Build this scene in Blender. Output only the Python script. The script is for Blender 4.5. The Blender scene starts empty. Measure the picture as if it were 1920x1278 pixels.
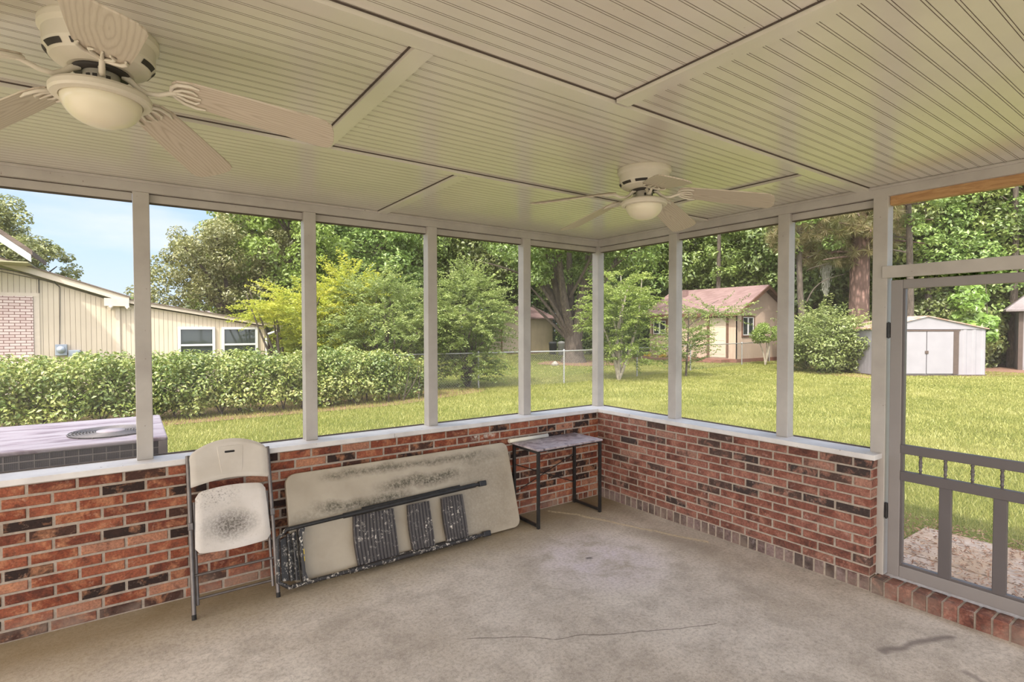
import bpy, math, random
import numpy as np
from mathutils import Vector, Matrix
R = math.radians
SC = bpy.context.scene
COL = SC.collection

# ------------------------------------------------------------------ camera, sky, sun, exposure
cam_d = bpy.data.cameras.new('camera'); cam = bpy.data.objects.new('camera', cam_d); COL.objects.link(cam)
YAW, PIT, ROL = R(54.5395), R(-1.3076), R(-0.0916)
F_ = Vector((math.cos(YAW) * math.cos(PIT), math.sin(YAW) * math.cos(PIT), math.sin(PIT)))
R_ = Vector((math.sin(YAW), -math.cos(YAW), 0)); U_ = R_.cross(F_)
Rr = R_ * math.cos(ROL) + U_ * math.sin(ROL); Ur = U_ * math.cos(ROL) - R_ * math.sin(ROL)
cam.matrix_world = Matrix(((Rr.x, Ur.x, -F_.x, -4.0625), (Rr.y, Ur.y, -F_.y, -4.13), (Rr.z, Ur.z, -F_.z, 1.7841), (0, 0, 0, 1)))
cam_d.sensor_width = 36; cam_d.sensor_fit = 'HORIZONTAL'; cam_d.lens = 1007.978 / 1920 * 36
cam_d.clip_start = .05; cam_d.clip_end = 400
SC.camera = cam
SC.view_settings.view_transform = 'Standard'; SC.view_settings.look = 'None'
SC.view_settings.exposure = 0.0; SC.view_settings.gamma = 1; SC.view_settings.use_curve_mapping = False
EXPOSURE = 0.62
SC.view_settings.exposure = EXPOSURE

world = bpy.data.worlds.new('sky'); SC.world = world; world.use_nodes = True
def build_sky():
    nt = world.node_tree; nt.nodes.clear(); N = nt.nodes.new; L = nt.links.new
    tc = N('ShaderNodeTexCoord'); sep = N('ShaderNodeSeparateXYZ'); L(tc.outputs['Generated'], sep.inputs[0])
    rp = N('ShaderNodeValToRGB'); L(sep.outputs['Z'], rp.inputs[0])
    e = rp.color_ramp.elements
    e[0].position = 0.0; e[0].color = (.74, .83, .93, 1)
    e[1].position = 0.6; e[1].color = (.30, .52, .95, 1)
    for p, c in ((.12, (.57, .75, .95, 1)), (.28, (.42, .62, .92, 1))):
        k = e.new(p); k.color = c
    mp = N('ShaderNodeMapping'); mp.inputs['Scale'].default_value = (1, 1, 3.2); L(tc.outputs['Generated'], mp.inputs[0])
    nz = N('ShaderNodeTexNoise'); nz.inputs['Scale'].default_value = 3.1; nz.inputs['Detail'].default_value = 6; L(mp.outputs[0], nz.inputs[0])
    cr = N('ShaderNodeValToRGB'); cr.color_ramp.elements[0].position = .52; cr.color_ramp.elements[1].position = .80
    L(nz.outputs['Fac'], cr.inputs[0])
    mx = N('ShaderNodeMix'); mx.data_type = 'RGBA'; L(cr.outputs['Color'], mx.inputs['Factor']); L(rp.outputs[0], mx.inputs[6]); mx.inputs[7].default_value = (.90, .91, .94, 1)
    # bright warm glow added to the sky behind the camera, to fill the porch
    dt = N('ShaderNodeVectorMath'); dt.operation = 'DOT_PRODUCT'; L(tc.outputs['Generated'], dt.inputs[0])
    sd = SUNDIR; dt.inputs[1].default_value = sd
    mr = N('ShaderNodeMapRange'); mr.inputs['From Min'].default_value = .1; mr.inputs['From Max'].default_value = 1.0
    mr.inputs['To Min'].default_value = 1.0; mr.inputs['To Max'].default_value = GLOW; L(dt.outputs['Value'], mr.inputs[0])
    wm = N('ShaderNodeMix'); wm.data_type = 'RGBA'; gl = N('ShaderNodeMapRange'); gl.inputs['From Min'].default_value = .1; gl.inputs['From Max'].default_value = .8; L(dt.outputs['Value'], gl.inputs[0]); L(gl.outputs[0], wm.inputs['Factor']); L(mx.outputs[2], wm.inputs[6]); wm.inputs[7].default_value = (1, .93, .86, 1)
    ml = N('ShaderNodeMath'); ml.operation = 'MULTIPLY'; ml.inputs[1].default_value = SKY; L(mr.outputs[0], ml.inputs[0])
    bg = N('ShaderNodeBackground'); L(wm.outputs[2], bg.inputs['Color']); L(ml.outputs[0], bg.inputs['Strength'])
    out = N('ShaderNodeOutputWorld'); L(bg.outputs[0], out.inputs[0])
SUN_AZ, SUN_EL = R(212), R(50)
SUNDIR = (math.cos(SUN_AZ) * math.cos(SUN_EL), math.sin(SUN_AZ) * math.cos(SUN_EL), math.sin(SUN_EL))
SKY, GLOW = 0.85, 4.6
build_sky()
sun_d = bpy.data.lights.new('sun', 'SUN'); sun = bpy.data.objects.new('sun', sun_d); COL.objects.link(sun)
sun_d.energy = 3.8; sun_d.color = (1, .94, .80); sun_d.angle = R(1.5)
sun.rotation_euler = Vector(SUNDIR).to_track_quat('Z', 'Y').to_euler()

# ------------------------------------------------------------------ helpers: meshes
class MB:
    """collects polygons, builds ONE mesh object"""
    def __init__(s): s.v = []; s.f = []; s.mi = []; s.sm = []; s.tn = []; s.m = 0; s.tone = 0.0
    def add(s, vs, fs, smooth=False):
        o = len(s.v); s.v += [tuple(p) for p in vs]
        for f in fs:
            s.f.append([o + i for i in f]); s.mi.append(s.m); s.sm.append(smooth); s.tn.append(s.tone)
        return s
    def box(s, a, b, fr=None):
        (x0, y0, z0), (x1, y1, z1) = a, b
        vs = [(x, y, z) for z in (z0, z1) for y in (y0, y1) for x in (x0, x1)]
        if fr: vs = [fr(*p) for p in vs]
        return s.add(vs, [(0, 2, 3, 1), (4, 5, 7, 6), (0, 1, 5, 4), (2, 6, 7, 3), (0, 4, 6, 2), (1, 3, 7, 5)])
    def tube(s, pts, r, n=10, cap=True, sq=False, up=None):
        pts = [Vector(p) for p in pts]; rs = r if isinstance(r, (list, tuple)) else [r] * len(pts)
        if sq: n = 4
        vs = []; pu = None
        for i, p in enumerate(pts):
            t = (pts[min(i + 1, len(pts) - 1)] - pts[max(i - 1, 0)]).normalized()
            if pu is None:
                u = Vector(up) if up else (Vector((0, 0, 1)) if abs(t.z) < .9 else Vector((1, 0, 0)))
            else: u = pu
            u = (u - t * u.dot(t)).normalized(); pu = u; w = t.cross(u)
            for k in range(n):
                a = 2 * math.pi * (k + (.5 if sq else 0)) / n; q = rs[i] * (2 ** .5 if sq else 1)
                vs.append(p + u * math.cos(a) * q + w * math.sin(a) * q)
        fs = [(i * n + k, i * n + (k + 1) % n, (i + 1) * n + (k + 1) % n, (i + 1) * n + k) for i in range(len(pts) - 1) for k in range(n)]
        s.add(vs, fs, not sq)
        if cap: s.add(vs[:n], [tuple(reversed(range(n)))]); s.add(vs[-n:], [tuple(range(n))])
        return s
    def lathe(s, prof, c=(0, 0, 0), n=40, smooth=True, sharp=False):
        if sharp:
            for a, b in zip(prof, prof[1:]): s.lathe([a, b], c, n, smooth)
            return s
        vs = []
        for r, z in prof:
            for k in range(n):
                a = 2 * math.pi * k / n; vs.append((c[0] + r * math.cos(a), c[1] + r * math.sin(a), c[2] + z))
        m = len(prof)
        fs = [(i * n + (k + 1) % n, i * n + k, (i + 1) * n + k, (i + 1) * n + (k + 1) % n) for i in range(m - 1) for k in range(n)]
        s.add(vs, fs, smooth)
        return s
    def slab(s, out, fr, h0, h1):
        """outline (a,b) extruded between heights h0,h1 in frame fr(a,b,h)"""
        n = len(out); A = [fr(a, b, h0) for a, b in out]; B = [fr(a, b, h1) for a, b in out]
        return s.add(A + B, [tuple(reversed(range(n))), tuple(range(n, 2 * n))] + [(i, (i + 1) % n, n + (i + 1) % n, n + i) for i in range(n)])
    def build(s, name, mats, parent=None, bevel=0, loc=None):
        me = bpy.data.meshes.new(name); me.from_pydata(s.v, [], s.f); me.validate()
        for m in (mats if isinstance(mats, (list, tuple)) else [mats]): me.materials.append(m)
        if len(me.polygons) == len(s.f):
            me.polygons.foreach_set('material_index', s.mi); me.polygons.foreach_set('use_smooth', s.sm)
            at = me.attributes.new('tone', 'FLOAT', 'FACE'); at.data.foreach_set('value', s.tn)
        import bmesh
        bm = bmesh.new(); bm.from_mesh(me); bmesh.ops.recalc_face_normals(bm, faces=bm.faces); bm.to_mesh(me); bm.free()
        me.update()
        o = bpy.data.objects.new(name, me); COL.objects.link(o)
        if parent: o.parent = parent
        if loc: o.location = loc
        if bevel:
            b = o.modifiers.new('bevel', 'BEVEL'); b.width = bevel; b.segments = 2; b.limit_method = 'ANGLE'; b.angle_limit = R(40)
        return o
def empty(name, loc=(0, 0, 0), rz=0, parent=None):
    o = bpy.data.objects.new(name, None); COL.objects.link(o); o.location = loc; o.rotation_euler = (0, 0, rz)
    o.empty_display_size = .2
    if parent: o.parent = parent
    return o
def tag(o, label=None, cat=None, group=None, kind=None):
    if label: o['label'] = label
    if cat: o['category'] = cat
    if group: o['group'] = group
    if kind: o['kind'] = kind
    return o
def struct(o, label=None): return tag(o, label, kind='structure')
def kids(o): return list(o.children)
def copy_tree(o, parent=None):
    c = o.copy(); COL.objects.link(c)
    if parent: c.parent = parent
    for ch in kids(o): copy_tree(ch, c)
    return c
def rrect(x0, y0, x1, y1, r, n=6):
    o = []
    for cx, cy, a0 in ((x1 - r, y1 - r, 0), (x0 + r, y1 - r, 90), (x0 + r, y0 + r, 180), (x1 - r, y0 + r, 270)):
        for i in range(n + 1):
            a = R(a0 + 90 * i / n); o.append((cx + r * math.cos(a), cy + r * math.sin(a)))
    return o

# ------------------------------------------------------------------ helpers: materials
def srgb(r, g, b):
    f = lambda c: (c / 255 / 12.92) if c / 255 <= .04045 else ((c / 255 + .055) / 1.055) ** 2.4
    return (f(r), f(g), f(b), 1)
class NT:
    def __init__(s, name):
        s.m = bpy.data.materials.new(name); s.m.use_nodes = True; s.t = s.m.node_tree; s.t.nodes.clear()
        s.out = s.n('ShaderNodeOutputMaterial')
    def n(s, ty, **kw):
        nd = s.t.nodes.new(ty)
        for k, v in kw.items(): setattr(nd, k, v)
        return nd
    def set(s, sock, v):
        if hasattr(v, 'is_output') or isinstance(v, bpy.types.NodeSocket): s.t.links.new(v, sock)
        else: sock.default_value = v
    def math(s, op, a, b=0.0, c=None, clamp=False):
        nd = s.n('ShaderNodeMath', operation=op, use_clamp=clamp); s.set(nd.inputs[0], a); s.set(nd.inputs[1], b)
        if c is not None: s.set(nd.inputs[2], c)
        return nd.outputs[0]
    def vm(s, op, a, b=(0, 0, 0)):
        nd = s.n('ShaderNodeVectorMath', operation=op); s.set(nd.inputs[0], a)
        if op == 'SCALE': s.set(nd.inputs['Scale'], b)
        else: s.set(nd.inputs[1], b)
        return nd.outputs['Value'] if op in ('DOT_PRODUCT', 'LENGTH', 'DISTANCE') else nd.outputs['Vector']
    def coord(s, kind='Object', scale=None):
        o = s.n('ShaderNodeTexCoord').outputs[kind]
        if scale:
            m = s.n('ShaderNodeMapping'); m.inputs['Scale'].default_value = scale; s.t.links.new(o, m.inputs[0]); o = m.outputs[0]
        return o
    def noise(s, v, scale, detail=4, rough=.55, dist=0.0):
        nd = s.n('ShaderNodeTexNoise'); s.set(nd.inputs['Vector'], v); nd.inputs['Scale'].default_value = scale
        nd.inputs['Detail'].default_value = detail; nd.inputs['Roughness'].default_value = rough; nd.inputs['Distortion'].default_value = dist
        return nd.outputs['Fac']
    def vor(s, v, scale, feat='F1', rnd=1.0):
        nd = s.n('ShaderNodeTexVoronoi', feature=feat); s.set(nd.inputs['Vector'], v); nd.inputs['Scale'].default_value = scale
        nd.inputs['Randomness'].default_value = rnd
        return nd.outputs['Distance']
    def ramp(s, f, stops, interp='LINEAR'):
        nd = s.n('ShaderNodeValToRGB'); s.set(nd.inputs[0], f); cr = nd.color_ramp; cr.interpolation = interp
        while len(cr.elements) < len(stops): cr.elements.new(.5)
        for e, (p, c) in zip(cr.elements, stops):
            e.position = p; e.color = c if len(c) == 4 else (*c, 1)
        return nd.outputs[0]
    def mask(s, f, lo, hi):
        nd = s.n('ShaderNodeMapRange', clamp=True); s.set(nd.inputs[0], f); nd.inputs[1].default_value = lo; nd.inputs[2].default_value = hi
        nd.inputs[3].default_value = 0; nd.inputs[4].default_value = 1
        return nd.outputs[0]
    def mix(s, f, a, b, blend='MIX'):
        nd = s.n('ShaderNodeMix', data_type='RGBA', blend_type=blend); s.set(nd.inputs['Factor'], f); s.set(nd.inputs[6], a); s.set(nd.inputs[7], b)
        return nd.outputs[2]
    def sep(s, v):
        nd = s.n('ShaderNodeSeparateXYZ'); s.set(nd.inputs[0], v); return nd.outputs
    def attr(s, name): return s.n('ShaderNodeAttribute', attribute_name=name).outputs['Fac']
    def orand(s): return s.n('ShaderNodeObjectInfo').outputs['Random']
    def seg(s, v, a, b):
        """distance of position v to the segment a-b"""
        a, b = Vector(a), Vector(b); d = b - a
        pa = s.vm('SUBTRACT', v, tuple(a)); t = s.math('DIVIDE', s.vm('DOT_PRODUCT', pa, tuple(d)), d.length_squared, clamp=True)
        nd = s.n('ShaderNodeVectorMath', operation='SCALE'); nd.inputs[0].default_value = tuple(d); s.t.links.new(t, nd.inputs['Scale'])
        return s.vm('LENGTH', s.vm('SUBTRACT', pa, nd.outputs[0]))
    def bsdf(s, color, rough=.6, metal=0.0, spec=.5, bump=None, bs=.3, bd=.01, **kw):
        p = s.n('ShaderNodeBsdfPrincipled'); s.set(p.inputs['Base Color'], color); s.set(p.inputs['Roughness'], rough)
        p.inputs['Metallic'].default_value = metal; s.set(p.inputs['Specular IOR Level'], spec)
        if bump is not None:
            b = s.n('ShaderNodeBump'); b.inputs['Strength'].default_value = bs; b.inputs['Distance'].default_value = bd
            s.set(b.inputs['Height'], bump); s.t.links.new(b.outputs[0], p.inputs['Normal'])
        for k, v in kw.items(): s.set(p.inputs[k], v)
        s.t.links.new(p.outputs[0], s.out.inputs[0]); return s.m
    def shader(s, sock): s.t.links.new(sock, s.out.inputs[0]); return s.m
M = {}
def simple(key, col, rough=.6, metal=0.0, spec=.5, var=.06, scale=8, bs=.1):
    t = NT(key); c = t.coord(); n = t.noise(c, scale, 5)
    dark = tuple(x * (1 - var * 2) for x in col[:3]) + (1,); lite = tuple(min(1, x * (1 + var * 2)) for x in col[:3]) + (1,)
    M[key] = t.bsdf(t.ramp(n, [(.3, dark), (.7, lite)]), rough, metal, spec, bump=n, bs=bs, bd=.004); return M[key]

def mats():
    # painted wood trim with specks and scuffs
    t = NT('painted_trim'); c = t.coord(); n = t.noise(c, 5, 6); sp = t.noise(c, 55, 2, .5)
    base = t.ramp(n, [(.3, (.37, .335, .305)), (.7, (.455, .42, .385))])
    base = t.mix(t.mask(sp, .73, .78), base, (.22, .18, .15, 1))
    M['paint'] = t.bsdf(base, .5, spec=.4, bump=t.noise(c, 90, 3), bs=.08, bd=.003)
    t = NT('painted_sill'); c = t.coord(); n = t.noise(c, 6, 6); sp = t.noise(c, 40, 3, .6)
    base = t.ramp(n, [(.3, (.56, .53, .52)), (.7, (.72, .69, .67))])
    base = t.mix(t.mask(sp, .68, .76), base, (.25, .2, .17, 1))
    M['sill'] = t.bsdf(base, .5, bump=n, bs=.08, bd=.003)
    # beadboard
    t = NT('ceiling_paint'); c = t.coord(); n = t.noise(c, 2.2, 5); sp = t.noise(c, 30, 2)
    base = t.ramp(n, [(.3, (.545, .505, .44)), (.7, (.64, .595, .525))])
    base = t.mix(t.mask(sp, .76, .8), base, (.4, .34, .28, 1))
    M['ceiling'] = t.bsdf(base, .34, spec=.6, bump=t.noise(c, 140, 2), bs=.06, bd=.002, **{'Coat Weight': 1.0, 'Coat Roughness': .2})
    t = NT('groove_shade'); c = t.coord()
    M['groove'] = t.bsdf(t.ramp(t.noise(c, 20, 3), [(.3, (.25, .21, .17)), (.7, (.33, .285, .235))]), .8)  # groove faces coloured darker than the boards, painting in their shade
    simple('joint_and_shadow', (.075, .055, .045, 1), .9)  # dark joints and splines, also the shadow lines painted beside the battens
    # bricks
    def brick(key, tint, pal, fl=(.66, .30, .16, 1), pl=(.72, .48, .35, 1)):
        t = NT(key); c = t.coord(); tn = t.attr('tone')
        off = t.n('ShaderNodeCombineXYZ'); t.set(off.inputs[0], t.math('MULTIPLY', tn, 57.0)); t.set(off.inputs[2], t.math('MULTIPLY', tn, 91.0))
        p = t.vm('ADD', c, off.outputs[0])
        n = t.noise(p, 9, 6, .65, .4); fine = t.noise(p, 70, 4, .7)
        base = t.ramp(tn, pal, 'CONSTANT')
        base = t.mix(t.mask(n, .50, .62), base, t.mix(.6, base, fl))
        base = t.mix(t.mask(t.noise(p, 16, 5, .7), .58, .70), base, t.mix(.5, base, pl))
        base = t.mix(t.mask(n, .46, .34), base, t.mix(.65, base, (.06, .03, .024, 1)))
        base = t.mix(t.mask(fine, .35, .75), t.mix(.55, base, (0.02, .012, .01, 1)), base)
        base = t.mix(1.0, base, tint, 'MULTIPLY')
        if key == 'brick_red':
            sm = t.math('MULTIPLY', t.mask(t.seg(t.vm('MULTIPLY', c, (1, 0, 1)), (-1.56, 0, .802), (-1.33, 0, .812)), .03, .006), t.mask(t.noise(c, 28, 4), .42, .58)); base = t.mix(t.math('MULTIPLY', sm, .8), base, (.62, .55, .47, 1))
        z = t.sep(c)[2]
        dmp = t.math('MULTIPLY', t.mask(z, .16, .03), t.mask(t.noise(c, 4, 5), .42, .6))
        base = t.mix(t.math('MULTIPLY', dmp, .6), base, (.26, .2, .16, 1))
        M[key] = t.bsdf(base, .85, spec=.25, bump=t.noise(p, 60, 5, .7), bs=.5, bd=.006)
    d1, d2, r1, r2, r3, l1 = (.035, .022, .019), (.09, .042, .03), (.30, .08, .04), (.38, .115, .062), (.22, .062, .036), (.5, .23, .145)
    brick('brick_red', (1, 1, 1, 1), [(0, d1), (.19, d2), (.31, r3), (.48, r1), (.70, r2), (.91, l1)])
    brick('brick_rose', (.95, .98, 1.0, 1), [(0, (.07, .05, .045)), (.08, (.115, .068, .055)), (.2, (.23, .085, .06)), (.42, (.30, .105, .072)), (.7, (.36, .14, .1)), (.92, (.44, .22, .16))], (.58, .27, .19, 1), (.68, .48, .40, 1))
    brick('brick_dusty', (1, 1, 1, 1), [(0, (.085, .062, .06)), (.25, (.17, .115, .105)), (.5, (.24, .15, .135)), (.8, (.30, .21, .195))], (.36, .25, .24, 1), (.50, .42, .41, 1))
    t = NT('mortar'); c = t.coord(); n = t.noise(c, 30, 6, .7)
    M['mortar'] = t.bsdf(t.ramp(n, [(.3, (.29, .235, .19)), (.7, (.45, .38, .315))]), .95, spec=.1, bump=n, bs=.6, bd=.006)
    # concrete slab
    t = NT('concrete'); c = t.coord()
    big = t.noise(c, .9, 6, .6); mid = t.noise(c, 4, 7, .65, .3); fine = t.noise(c, 45, 6, .75); grit = t.noise(c, 160, 3, .7)
    base = t.ramp(big, [(.3, (.42, .355, .285)), (.5, (.56, .49, .415)), (.7, (.68, .61, .53))])
    base = t.mix(t.mask(mid, .56, .36), base, t.mix(.5, base, (.27, .225, .18, 1)))
    base = t.mix(t.math('MULTIPLY', t.mask(t.vm('DISTANCE', c, (-1.1, -1.15, 0)), .62, .1), t.mask(mid, .36, .6)), base, (.62, .54, .57, 1))
    base = t.mix(t.math('MULTIPLY', t.mask(fine, .55, .32), .6), base, (.20, .165, .13, 1))
    base = t.mix(t.mask(grit, .58, .74), base, (.78, .72, .65, 1))
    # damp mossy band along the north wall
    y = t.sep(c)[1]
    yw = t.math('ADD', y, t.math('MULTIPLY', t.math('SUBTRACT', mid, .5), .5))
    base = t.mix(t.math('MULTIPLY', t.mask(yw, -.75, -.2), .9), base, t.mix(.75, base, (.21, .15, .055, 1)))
    wob = t.n('ShaderNodeTexNoise'); t.set(wob.inputs['Vector'], c); wob.inputs['Scale'].default_value = 4; wob.inputs['Detail'].default_value = 6
    cw = t.vm('ADD', c, t.vm('SCALE', t.vm('SUBTRACT', wob.outputs['Color'], (.5, .5, .5)), .09))
    cf = t.vm('MULTIPLY', cw, (1, 1, 0))
    def line(pts, w0, w1, col, amt, nz=None):
        nonlocal base
        d = None
        for a, b in zip(pts, pts[1:]):
            q = t.seg(cf, (*a, 0), (*b, 0)); d = q if d is None else t.math('MINIMUM', d, q)
        m = t.math('MULTIPLY', t.mask(d, w1, w0), amt)
        if nz is not None: m = t.math('MULTIPLY', m, nz)
        base = t.mix(m, base, col)
    line([(-2.5, -1.49), (-2.07, -1.79), (-1.53, -2.08), (-1.2, -2.24)], .001, .006, (.08, .06, .045, 1), .75)
    line([(-.74, -.08), (-.6, -.3), (-.43, -.75), (-.3, -1.1), (-.14, -1.45)], .004, .03, (.70, .58, .36, 1), .8, t.mask(fine, .35, .55))
    line([(-.71, -2.93), (-.22, -3.09)], .006, .03, (.16, .13, .115, 1), .75)
    line([(-.42, -1.0), (-.28, -1.5)], .02, .16, (.2, .165, .13, 1), .5, t.mask(mid, .3, .6))
    line([(-1.19, -1.1), (-1.17, -1.11)], .008, .025, (.09, .075, .07, 1), .8)
    line([(-.62, -3.5), (-.55, -3.25)], .006, .03, (.16, .13, .115, 1), .6)
    M['concrete'] = t.bsdf(base, .8, spec=.3, bump=t.math('ADD', fine, grit), bs=.25, bd=.004)
    # raw lumber
    t = NT('raw_lumber'); c = t.coord('Object', (14, 2.0, 14)); n = t.noise(c, 3, 6, .6, 1.5)
    M['lumber'] = t.bsdf(t.ramp(n, [(.3, (.30, .15, .06)), (.55, (.44, .25, .11)), (.75, (.52, .33, .16))]), .7)
    simple('fan_white', (.58, .53, .44, 1), .4, var=.04, scale=4)
    simple('fan_dark', (.03, .024, .02, 1), .7)
    t = NT('blade_wood'); c = t.coord(); g = t.coord('Object', (1.2, 9, 1))
    w = t.n('ShaderNodeTexWave', wave_type='RINGS', rings_direction='Z'); mpv = t.coord('Object', (.55, 5.2, 0)); t.set(w.inputs['Vector'], t.vm('ADD', mpv, (-.31, -.06, .0)))
    w.inputs['Scale'].default_value = 5.0; w.inputs['Distortion'].default_value = 3.5; w.inputs['Detail'].default_value = 4; w.inputs['Detail Scale'].default_value = 1.6
    gr = t.noise(t.coord('Object', (6, 120, 6)), 2, 4)
    base = t.ramp(w.outputs['Fac'], [(.0, (.40, .335, .26)), (.25, (.47, .405, .325)), (1, (.51, .445, .36))])
    base = t.mix(t.math('MULTIPLY', t.mask(gr, .45, .7), .35), base, (.4, .33, .25, 1))
    M['blade'] = t.bsdf(base, .45)
    t = NT('frosted_glass'); M['dome'] = t.bsdf((.66, .60, .46, 1), .3, spec=.5, **{'Subsurface Weight': .0, 'Coat Weight': .3})
    # chair
    t = NT('chair_plastic'); c = t.coord(); n = t.noise(c, 6, 6); sp = t.noise(c, 60, 6, .75)
    base = t.ramp(n, [(.3, (.50, .445, .38)), (.7, (.59, .535, .47))])
    M['chair_plastic'] = t.bsdf(base, .45, bump=t.noise(c, 150, 2), bs=.06, bd=.002)
    t = NT('mildewed_seat'); c = t.coord(); n = t.noise(c, 6, 6); sp = t.noise(c, 75, 7, .8); md = t.noise(c, 9, 5, .7)
    base = t.ramp(n, [(.3, (.53, .48, .43)), (.7, (.63, .58, .54))])
    ce = t.vm('MULTIPLY', t.vm('SUBTRACT', c, (-3.535, -.19, .50)), (1, .0, 1.7))
    ds = t.math('ADD', t.vm('LENGTH', ce), t.math('MULTIPLY', t.math('SUBTRACT', md, .5), .1))
    m1 = t.math('MAXIMUM', t.math('MULTIPLY', t.mask(ds, .19, .05), t.mask(sp, .36, .54)), t.math('MULTIPLY', t.mask(ds, .17, .04), .55))
    ds2 = t.vm('LENGTH', t.vm('MULTIPLY', t.vm('SUBTRACT', c, (-3.63, -.14, .69)), (1, 0, 2)))
    m2 = t.math('MULTIPLY', t.mask(ds2, .2, .02), t.mask(sp, .52, .62))
    m3 = t.math('MULTIPLY', t.mask(ds, .34, .1), t.mask(sp, .58, .72))
    base = t.mix(t.math('MULTIPLY', t.math('MAXIMUM', t.math('MAXIMUM', m1, m2), m3), .92), base, (.07, .055, .04, 1))
    M['seat'] = t.bsdf(base, .5, bump=t.noise(c, 150, 2), bs=.06, bd=.002)
    simple('chair_metal', (.15, .13, .12, 1), .42, .55, var=.1, scale=20)
    simple('black_slot', (.015, .013, .012, 1), .8)
    simple('black_metal', (.02, .019, .019, 1), .42, .1, var=.2, scale=30)
    t = NT('splattered_black'); c = t.coord(); n = t.noise(c, 42, 5, .7, .8); k = t.noise(c, 11, 4, .6)
    base = t.mix(t.math('MULTIPLY', t.mask(n, .55, .59), t.mask(k, .40, .50)), (.024, .021, .021, 1), (.55, .5, .43, 1))
    M['splatter'] = t.bsdf(base, .5, bump=n, bs=.1, bd=.004)
    t = NT('ribbed_panel'); c = t.coord(); n = t.noise(c, 34, 5, .75, .6); k = t.noise(c, 9, 4)
    base = t.mix(t.math('MULTIPLY', t.mask(n, .57, .61), t.mask(k, .45, .6)), (.045, .038, .038, 1), (.62, .57, .5, 1))
    M['ribbed'] = t.bsdf(base, .55)
    # folding table top, mildewed
    t = NT('mildewed_table'); c = t.coord(); n = t.noise(c, 5, 6); sp = t.noise(c, 48, 7, .8); st = t.noise(t.coord('Object', (2.2, 7, 12)), 1.1, 5, .6)
    base = t.ramp(n, [(.3, (.35, .295, .22)), (.7, (.43, .37, .285))])
    def band(x0, x1, z0, z1, e=.05):
        xx, _, zz = t.sep(t.vm('ADD', c, t.vm('SCALE', t.vm('SUBTRACT', wobt.outputs['Color'], (.5, .5, .5)), .12)))
        a = t.math('MULTIPLY', t.mask(xx, x0 - e * 2, x0 + e * 2), t.mask(xx, x1 + e * 2, x1 - e * 2))
        b = t.math('MULTIPLY', t.mask(zz, z0 - e * .5, z0 + e * .5), t.mask(zz, z1 + e * .5, z1 - e * .5))
        return t.math('MULTIPLY', a, b)
    wobt = t.n('ShaderNodeTexNoise'); t.set(wobt.inputs['Vector'], c); wobt.inputs['Scale'].default_value = 5; wobt.inputs['Detail'].default_value = 6
    msk = band(-2.45, -1.75, .50, .585)
    msk = t.math('MAXIMUM', msk, band(-2.95, -2.25, .42, .49))
    msk = t.math('MAXIMUM', msk, t.math('MULTIPLY', band(-2.9, -1.5, .655, .70, .035), .85))
    msk = t.math('MAXIMUM', msk, t.math('MULTIPLY', band(-1.75, -1.3, .6, .68), .45))
    msk = t.math('MAXIMUM', msk, t.math('MULTIPLY', band(-1.78, -1.28, .05, .6), .28))
    msk = t.math('MAXIMUM', msk, t.math('MULTIPLY', band(-3.15, -2.9, .4, .46), .45))
    base = t.mix(t.math('MULTIPLY', msk, t.mask(sp, .34, .58)), base, (.075, .062, .035, 1))
    base = t.mix(t.math('MULTIPLY', t.mask(sp, .66, .74), .5), base, (.12, .1, .07, 1))
    M['table_top'] = t.bsdf(base, .5, bump=t.noise(c, 120, 2), bs=.06, bd=.002)
    t = NT('worn_desk_top'); c = t.coord(); n = t.noise(c, 7, 7, .65, 1.2); sp = t.noise(c, 50, 5, .7)
    base = t.ramp(n, [(.34, (.10, .08, .085)), (.46, (.27, .22, .235)), (.56, (.46, .40, .41)), (.72, (.22, .18, .19))])
    M['desk_top'] = t.bsdf(t.mix(t.mask(sp, .6, .72), base, (.55, .5, .5, 1)), .35, spec=.5)
    simple('white_pvc', (.70, .66, .56, 1), .35, var=.03)
    simple('yellow_sticker', (.7, .5, .03, 1), .5)
    # screen door metal, grey
    simple('door_paint', (.24, .215, .205, 1), .4, .0, var=.03, scale=4); simple('door_rail', (.105, .09, .09, 1), .4, .0, var=.03, scale=4)
    # insect screen: fine woven mesh, mostly open
    t = NT('insect_screen')
    tr = t.n('ShaderNodeBsdfTransparent'); df = t.n('ShaderNodeBsdfDiffuse'); df.inputs[0].default_value = (.42, .40, .40, 1)
    mx = t.n('ShaderNodeMixShader'); mx.inputs[0].default_value = .11
    t.t.links.new(tr.outputs[0], mx.inputs[1]); t.t.links.new(df.outputs[0], mx.inputs[2]); M['screen'] = t.shader(mx.outputs[0])
    # outside
    t = NT('lawn_soil'); c = t.coord('Object'); a = t.noise(c, .35, 5, .6); b = t.noise(c, 9, 6, .75); f = t.noise(c, 60, 4, .8)
    base = t.ramp(a, [(.3, (.13, .16, .03)), (.55, (.185, .205, .045)), (.75, (.235, .235, .065))])
    base = t.mix(t.mask(b, .4, .7), t.mix(.5, base, (.06, .085, .012, 1)), base)
    base = t.mix(t.mask(f, .5, .8), base, (.25, .27, .07, 1))
    M['lawn'] = t.bsdf(base, .95, spec=.1, bump=t.math('ADD', b, f), bs=.7, bd=.05)
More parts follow.
